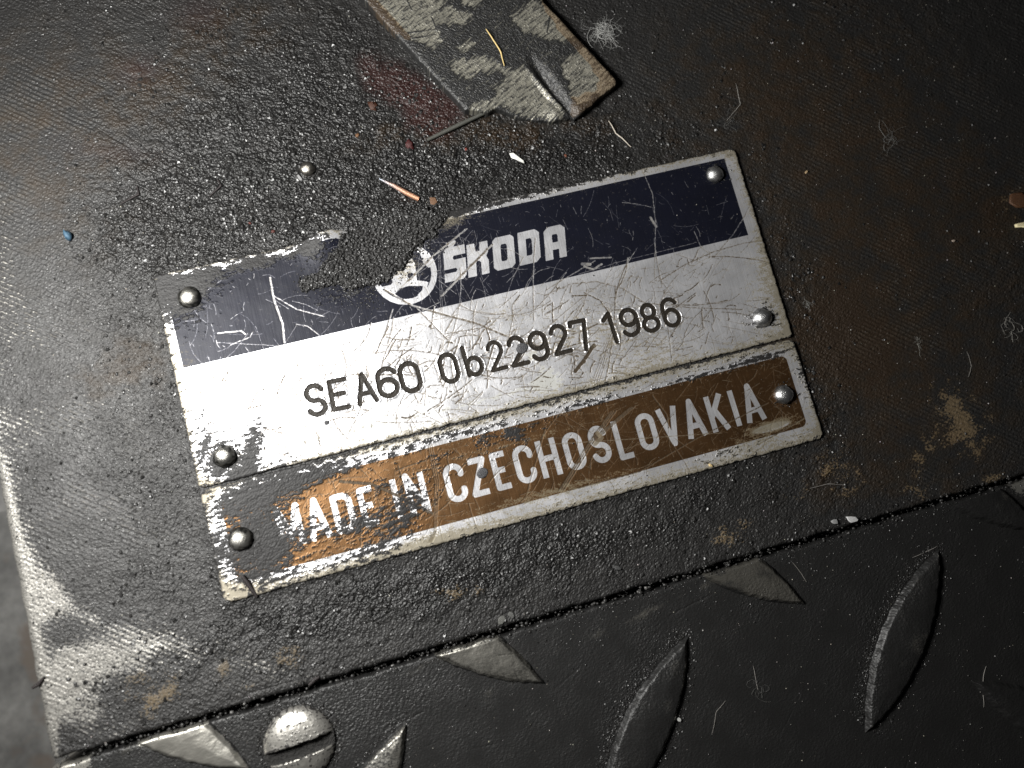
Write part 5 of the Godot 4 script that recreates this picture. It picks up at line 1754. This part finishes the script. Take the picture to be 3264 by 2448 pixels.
		for i in 7:
			var a := TAU * i / 7.0 + rng.randf_range(-0.3, 0.3)
			outline.append(p + Vector2(cos(a), sin(a) * 0.7).rotated(p.x) * s[1] * 0.8 * rng.randf_range(0.6, 1.15))
		b.chip(outline, y - 0.1, s[2] + 0.1, s[3] * 0.75, Vector2(rng.randfn(0, 0.25), rng.randfn(0, 0.25)))
		var called := "seed" if "seed" in s[4] else "dirt_flake" if "black" in s[4] else "grain" if "grain" in s[4] else "pale_chip"
		small(called, b, m, Vector3(p.x, y, p.y), s[4], "chip", "chips and grains lying about")


# grit too fine to count: glinting grains over everything, and crumbs packed into the seam
func build_grit() -> void:
	var b := Builder.new()
	b.lump(Vector3.ZERO, Vector3(1, 0.8, 1), 0.0, 0.5, 9, Color.WHITE, 4, 6)
	var grain := b.mesh()
	var m := plain_material(0.42, 0.1, 0.0)
	m.uv1_triplanar = false
	m.heightmap_enabled = false
	var spots := []
	for k in 5200:
		var p := Vector2(rng.randf_range(-77, 112), rng.randf_range(-79, 86))
		if absf(p.x) < 50.3 and p.y > -26.6 and p.y < 26.5 and k % 5 > 0:
			continue
		if p.y > 41.2 and p.y < 42.9:
			continue
		var r := 0.045 + 0.09 * pow(rng.randf(), 3.0)
		var tone := 0.04 + 0.42 * pow(rng.randf(), 4.0)
		spots.append([Vector3(p.x, surface_y(p.x, p.y) + r * 0.5, p.y), r, Color(tone, tone * rng.randf_range(0.88, 1.0), tone * rng.randf_range(0.75, 1.0))])
	var mm := MultiMesh.new()
	mm.transform_format = MultiMesh.TRANSFORM_3D
	mm.use_colors = true
	mm.mesh = grain
	mm.instance_count = spots.size()
	for k in spots.size():
		mm.set_instance_transform(k, Transform3D(Basis.from_euler(Vector3(rng.randf() * 6.0, rng.randf() * 6.0, 0)).scaled(Vector3.ONE * spots[k][1]), spots[k][0] * MM))
		mm.set_instance_color(k, spots[k][2])
	var o := MultiMeshInstance3D.new()
	o.name = "scattered_grit"
	o.multimesh = mm
	o.material_override = m
	add_child(o, true)
	mark(o, "fine glinting grit scattered over the oily metal", "grit", "", "stuff")
	spots = []
	for k in 1500:
		var x := rng.randf_range(-79, 110)
		var r := 0.05 + 0.34 * pow(rng.randf(), 3.0)
		var open := 0.35 + 0.65 * absf(sin(x * 0.11) * sin(x * 0.037 + 1.0))
		var z := 42.05 + rng.randfn(0.0, 0.55)
		var y := -1.5 + 1.25 * pow(rng.randf(), 1.3) * open
		if absf(z - 42.05) > 0.5:
			y = (panel_y(x, z) if z < 42.0 else TY) + r * 0.3 - 0.05
			r *= 0.7
		var tone := 0.020 + 0.02 * rng.randf() + (0.12 * rng.randf() if k % 17 == 0 else 0.0)
		spots.append([Vector3(x, y, z), r, Color(tone, tone * 0.97, tone * 0.93)])
	var mm2 := MultiMesh.new()
	mm2.transform_format = MultiMesh.TRANSFORM_3D
	mm2.use_colors = true
	mm2.mesh = grain
	mm2.instance_count = spots.size()
	for k in spots.size():
		mm2.set_instance_transform(k, Transform3D(Basis.from_euler(Vector3(rng.randf() * 6.0, rng.randf() * 6.0, 0)).scaled(Vector3(1.0, 0.8, 0.9) * spots[k][1]), spots[k][0] * MM))
		mm2.set_instance_color(k, spots[k][2])
	var o2 := MultiMeshInstance3D.new()
	o2.name = "seam_grime"
	o2.multimesh = mm2
	o2.material_override = m
	add_child(o2, true)
	mark(o2, "black crumbs packed into the seam between panel and tread plate", "grime", "", "stuff")


# wet black crumbs of grime, thickest over the dent, round the strap and along every edge
func build_crumbs() -> void:
	var b := Builder.new()
	b.lump(Vector3.ZERO, Vector3(1, 0.8, 1), 0.0, 0.75, 21, Color.WHITE, 4, 6)
	var a := []
	a.resize(Mesh.ARRAY_MAX)
	var v := PackedVector3Array()
	for k in b.t:
		v.append(b.v[k])
	a[Mesh.ARRAY_VERTEX] = v
	var grain := ArrayMesh.new()
	grain.add_surface_from_arrays(Mesh.PRIMITIVE_TRIANGLES, a)
	var m := plain_material(0.40, 0.0, 0.0)
	m.uv1_triplanar = false
	m.heightmap_enabled = false
	m.metallic_specular = 0.55
	var spots := []
	var patch := FastNoiseLite.new()
	patch.frequency = 0.13
	patch.fractal_octaves = 3
	for k in 110000:
		var p := Vector2(rng.randf_range(-77.5, 100), rng.randf_range(-80, 41.2))
		var out := Vector2(maxf(absf(p.x) - 50.1, 0.0), maxf(absf(p.y) - 26.3, 0.0)).length()
		if out < 0.05:
			continue
		var t := sample(thick_map.d, thick_map.w, thick_map.h, (p.x - PX0) / PSX * thick_map.w, (p.y - PZ0) / PSZ * thick_map.h) + patch.get_noise_2d(p.x, p.y) * 0.5
		var chance := clampf((t - 0.42) * 1.1, 0.02, 0.9) + 0.5 * exp(-out / 0.8) + 0.35 * exp(-(41.3 - p.y) / 1.2)
		if rng.randf() > chance:
			continue
		var r := (0.07 + 0.34 * pow(rng.randf(), 2.8)) * (0.75 + 0.5 * clampf(t, 0.0, 1.0))
		spots.append([Vector3(p.x, panel_y(p.x, p.y) - r * 0.15, p.y), r])
	for k in 6500:
		var p := Vector2(rng.randf_range(-31, 1), rng.randf_range(-32, -14.5))
		var y := sample(cake_map.d, cake_map.w, cake_map.h, (p.x - cake_map.x0) * cake_map.sx, (p.y - cake_map.z0) * cake_map.sz)
		var r := 0.07 + 0.22 * pow(rng.randf(), 2.2)
		if y > -1.0:
			spots.append([Vector3(p.x, y - r * 0.2, p.y), r])
	# a scatter on the plates round the lump and the rivets, and against the lugs
	for c in [[Vector2(-24.86, -19.98), 4.0, 160], [Vector2(-12.55, -17.05), 3.0, 110], [Vector2(-20.55, -22.15), 4.5, 200], [Vector2(-18.37, -15.25), 4.0, 120], [Vector2(-5.87, -21.96), 2.6, 120], [Vector2(-20.32, -16.67), 4.0, 120], [Vector2(-6.28, -26.56), 3.0, 90], [Vector2(-45.44, -21.67), 2.3, 120], [Vector2(-45.37, 4.45), 2.4, 160], [Vector2(-45.85, 17.50), 2.6, 160], [Vector2(45.84, 3.94), 2.0, 70], [Vector2(45.22, -22.54), 1.8, 50], [Vector2(45.49, 17.58), 2.0, 50], [Vector2(-41.07, 4.46), 2.0, 90], [Vector2(-6.14, 12.44), 2.5, 60], [Vector2(-0.78, 12.68), 2.0, 60]]:
		for k in c[2]:
			var p: Vector2 = c[0] + Vector2(rng.randfn(0, 0.55), rng.randfn(0, 0.55)) * c[1]
			var r := 0.05 + 0.14 * pow(rng.randf(), 2.0)
			if absf(p.x) < 50.0 and p.y < 26.2 and p.y > -26.2:
				spots.append([Vector3(p.x, surface_y(p.x, p.y) - r * 0.1, p.y), r])
	for c in [[Vector2(18.3, 50.9), 1500], [Vector2(64.3, 49.4), 1500], [Vector2(-27.9, 50.9), 500]]:
		for k in c[1]:
			var s := rng.randf_range(-1.0, 32.0)
			var p: Vector2 = c[0] + Vector2(-0.67, 0.74) * s
			var half := 4.0 * (1.0 - pow((s - 16.5) / 16.8, 2.0))
			p += Vector2(-0.74, -0.67) * (half + 0.1 + absf(rng.randfn(0, 0.9))) * (1.0 if k % 4 > 0 else -1.0)
			var r := 0.06 + 0.18 * pow(rng.randf(), 2.0)
			spots.append([Vector3(p.x, tread_y(p.x, p.y) - r * 0.1, p.y), r])
	for k in 2600:
		var p := Vector2(rng.randf_range(-78, 95), 42.7 + absf(rng.randfn(0, 1.0)) * (6.0 if k % 2 == 0 else 1.0))
		var r := 0.05 + 0.16 * pow(rng.randf(), 2.5)
		spots.append([Vector3(p.x, tread_y(p.x, p.y) - r * 0.1, p.y), r])
	for k in 500:
		var a2 := rng.randf() * TAU
		var p := Vector2(-44.1, 49.3) + Vector2(cos(a2), sin(a2)) * (5.4 + absf(rng.randfn(0, 0.6)))
		var r := 0.08 + 0.22 * pow(rng.randf(), 2.0)
		spots.append([Vector3(p.x, tread_y(p.x, p.y), p.y), r])
	var mm := MultiMesh.new()
	mm.transform_format = MultiMesh.TRANSFORM_3D
	mm.use_colors = true
	mm.mesh = grain
	mm.instance_count = spots.size()
	for k in spots.size():
		var r: float = spots[k][1]
		mm.set_instance_transform(k, Transform3D(Basis.from_euler(Vector3(rng.randf() * 6.0, rng.randf() * 6.0, 0)).scaled(Vector3(1.0, rng.randf_range(0.55, 0.9), 1.0) * r), spots[k][0] * MM))
		var tone := 0.006 + 0.011 * pow(rng.randf(), 2.0)
		mm.set_instance_color(k, Color(tone * 1.05, tone, tone * 0.95))
	var o := MultiMeshInstance3D.new()
	o.name = "grime_crumbs"
	o.multimesh = mm
	o.material_override = m
	add_child(o, true)
	mark(o, "wet black grime crumbs caked over the panel and along the plates' edges", "grime", "", "stuff")


func build_floor() -> void:
	var w := 512
	var a := noise(w, w, 60, 60, 5, 91)
	var c := noise(w, w, 9, 9, 3, 92)
	var alb := PackedByteArray()
	alb.resize(w * w * 3)
	for q in w * w:
		var t := 0.33 + 0.20 * (a[q] - 0.5) + 0.08 * (c[q] - 0.5)
		var rust := clampf((a[(q + 90000) % (w * w)] - 0.66) * 5.0, 0.0, 1.0)
		alb[q * 3] = b8(lerpf(t, 0.29, rust))
		alb[q * 3 + 1] = b8(lerpf(t * 0.99, 0.26, rust))
		alb[q * 3 + 2] = b8(lerpf(t * 0.97, 0.235, rust))
	var m := StandardMaterial3D.new()
	m.albedo_texture = tex(alb, w, w, Image.FORMAT_RGB8)
	m.roughness = 0.65
	m.uv1_scale = Vector3(8, 6, 1)
	var pm := PlaneMesh.new()
	pm.size = Vector2(1.2, 0.9)
	var o := part("floor", pm, m, self)
	o.position = Vector3(0, -38, 0) * MM
	o.set_meta("kind", "structure")


func _ready() -> void:
	# ---- camera
	var cam := Camera3D.new()
	cam.name = "camera"
	cam.transform = Transform3D(Basis(Vector3(0.96107, 0.10042, 0.25742), Vector3(0.24251, 0.13997, -0.96), Vector3(-0.13244, 0.98505, 0.11016)).orthonormalized(), Vector3(-15.92, 127.304, 18.681) * MM)
	var look := CameraAttributesPhysical.new()
	look.frustum_focal_length = 24.59
	look.frustum_focus_distance = 0.131
	look.frustum_near = 0.01
	look.frustum_far = 10.0
	look.exposure_aperture = 11.0
	cam.attributes = look
	cam.fov = 52.019
	cam.near = 0.01
	cam.far = 10.0
	add_child(cam)
	cam.current = true
	# ---- surroundings: a dim workshop
	var env := Environment.new()
	env.background_mode = Environment.BG_COLOR
	env.background_color = Color(0.085, 0.085, 0.09)
	env.tonemap_mode = Environment.TONE_MAPPER_LINEAR
	env.tonemap_exposure = 1.0
	env.sdfgi_enabled = true
	env.ssao_enabled = true
	env.ssil_enabled = true
	var we := WorldEnvironment.new()
	we.name = "surroundings"
	we.environment = env
	add_child(we)
	# ---- one work lamp, low to the side of the plates
	var lamp := AreaLight3D.new()
	lamp.name = "work_lamp"
	lamp.area_size = Vector2(0.034, 0.034)
	lamp.light_energy = 0.045
	lamp.light_color = Color(1.0, 0.995, 0.98)
	lamp.shadow_enabled = true
	lamp.position = Vector3(-80, 96, -25) * MM
	add_child(lamp)
	lamp.look_at_from_position(lamp.position, Vector3(0, 0, 0) * MM, Vector3.UP)
	# ---- the place and its things
	rng.seed = 1986
	grain_tex = tex(grain_bytes(512), 512, 512, Image.FORMAT_L8)
	build_floor()
	build_panel()
	build_tread()
	build_number_plate()
	build_origin_plate()
	build_strap()
	build_caked_grime()
	build_fasteners()
	build_small_things()
	build_grit()
	build_crumbs()


func grain_bytes(w: int) -> PackedByteArray:
	var n := FastNoiseLite.new()
	n.seed = 3
	n.frequency = 0.035
	n.fractal_octaves = 4
	var im := n.get_seamless_image(w, w)
	im.convert(Image.FORMAT_L8)
	return im.get_data()
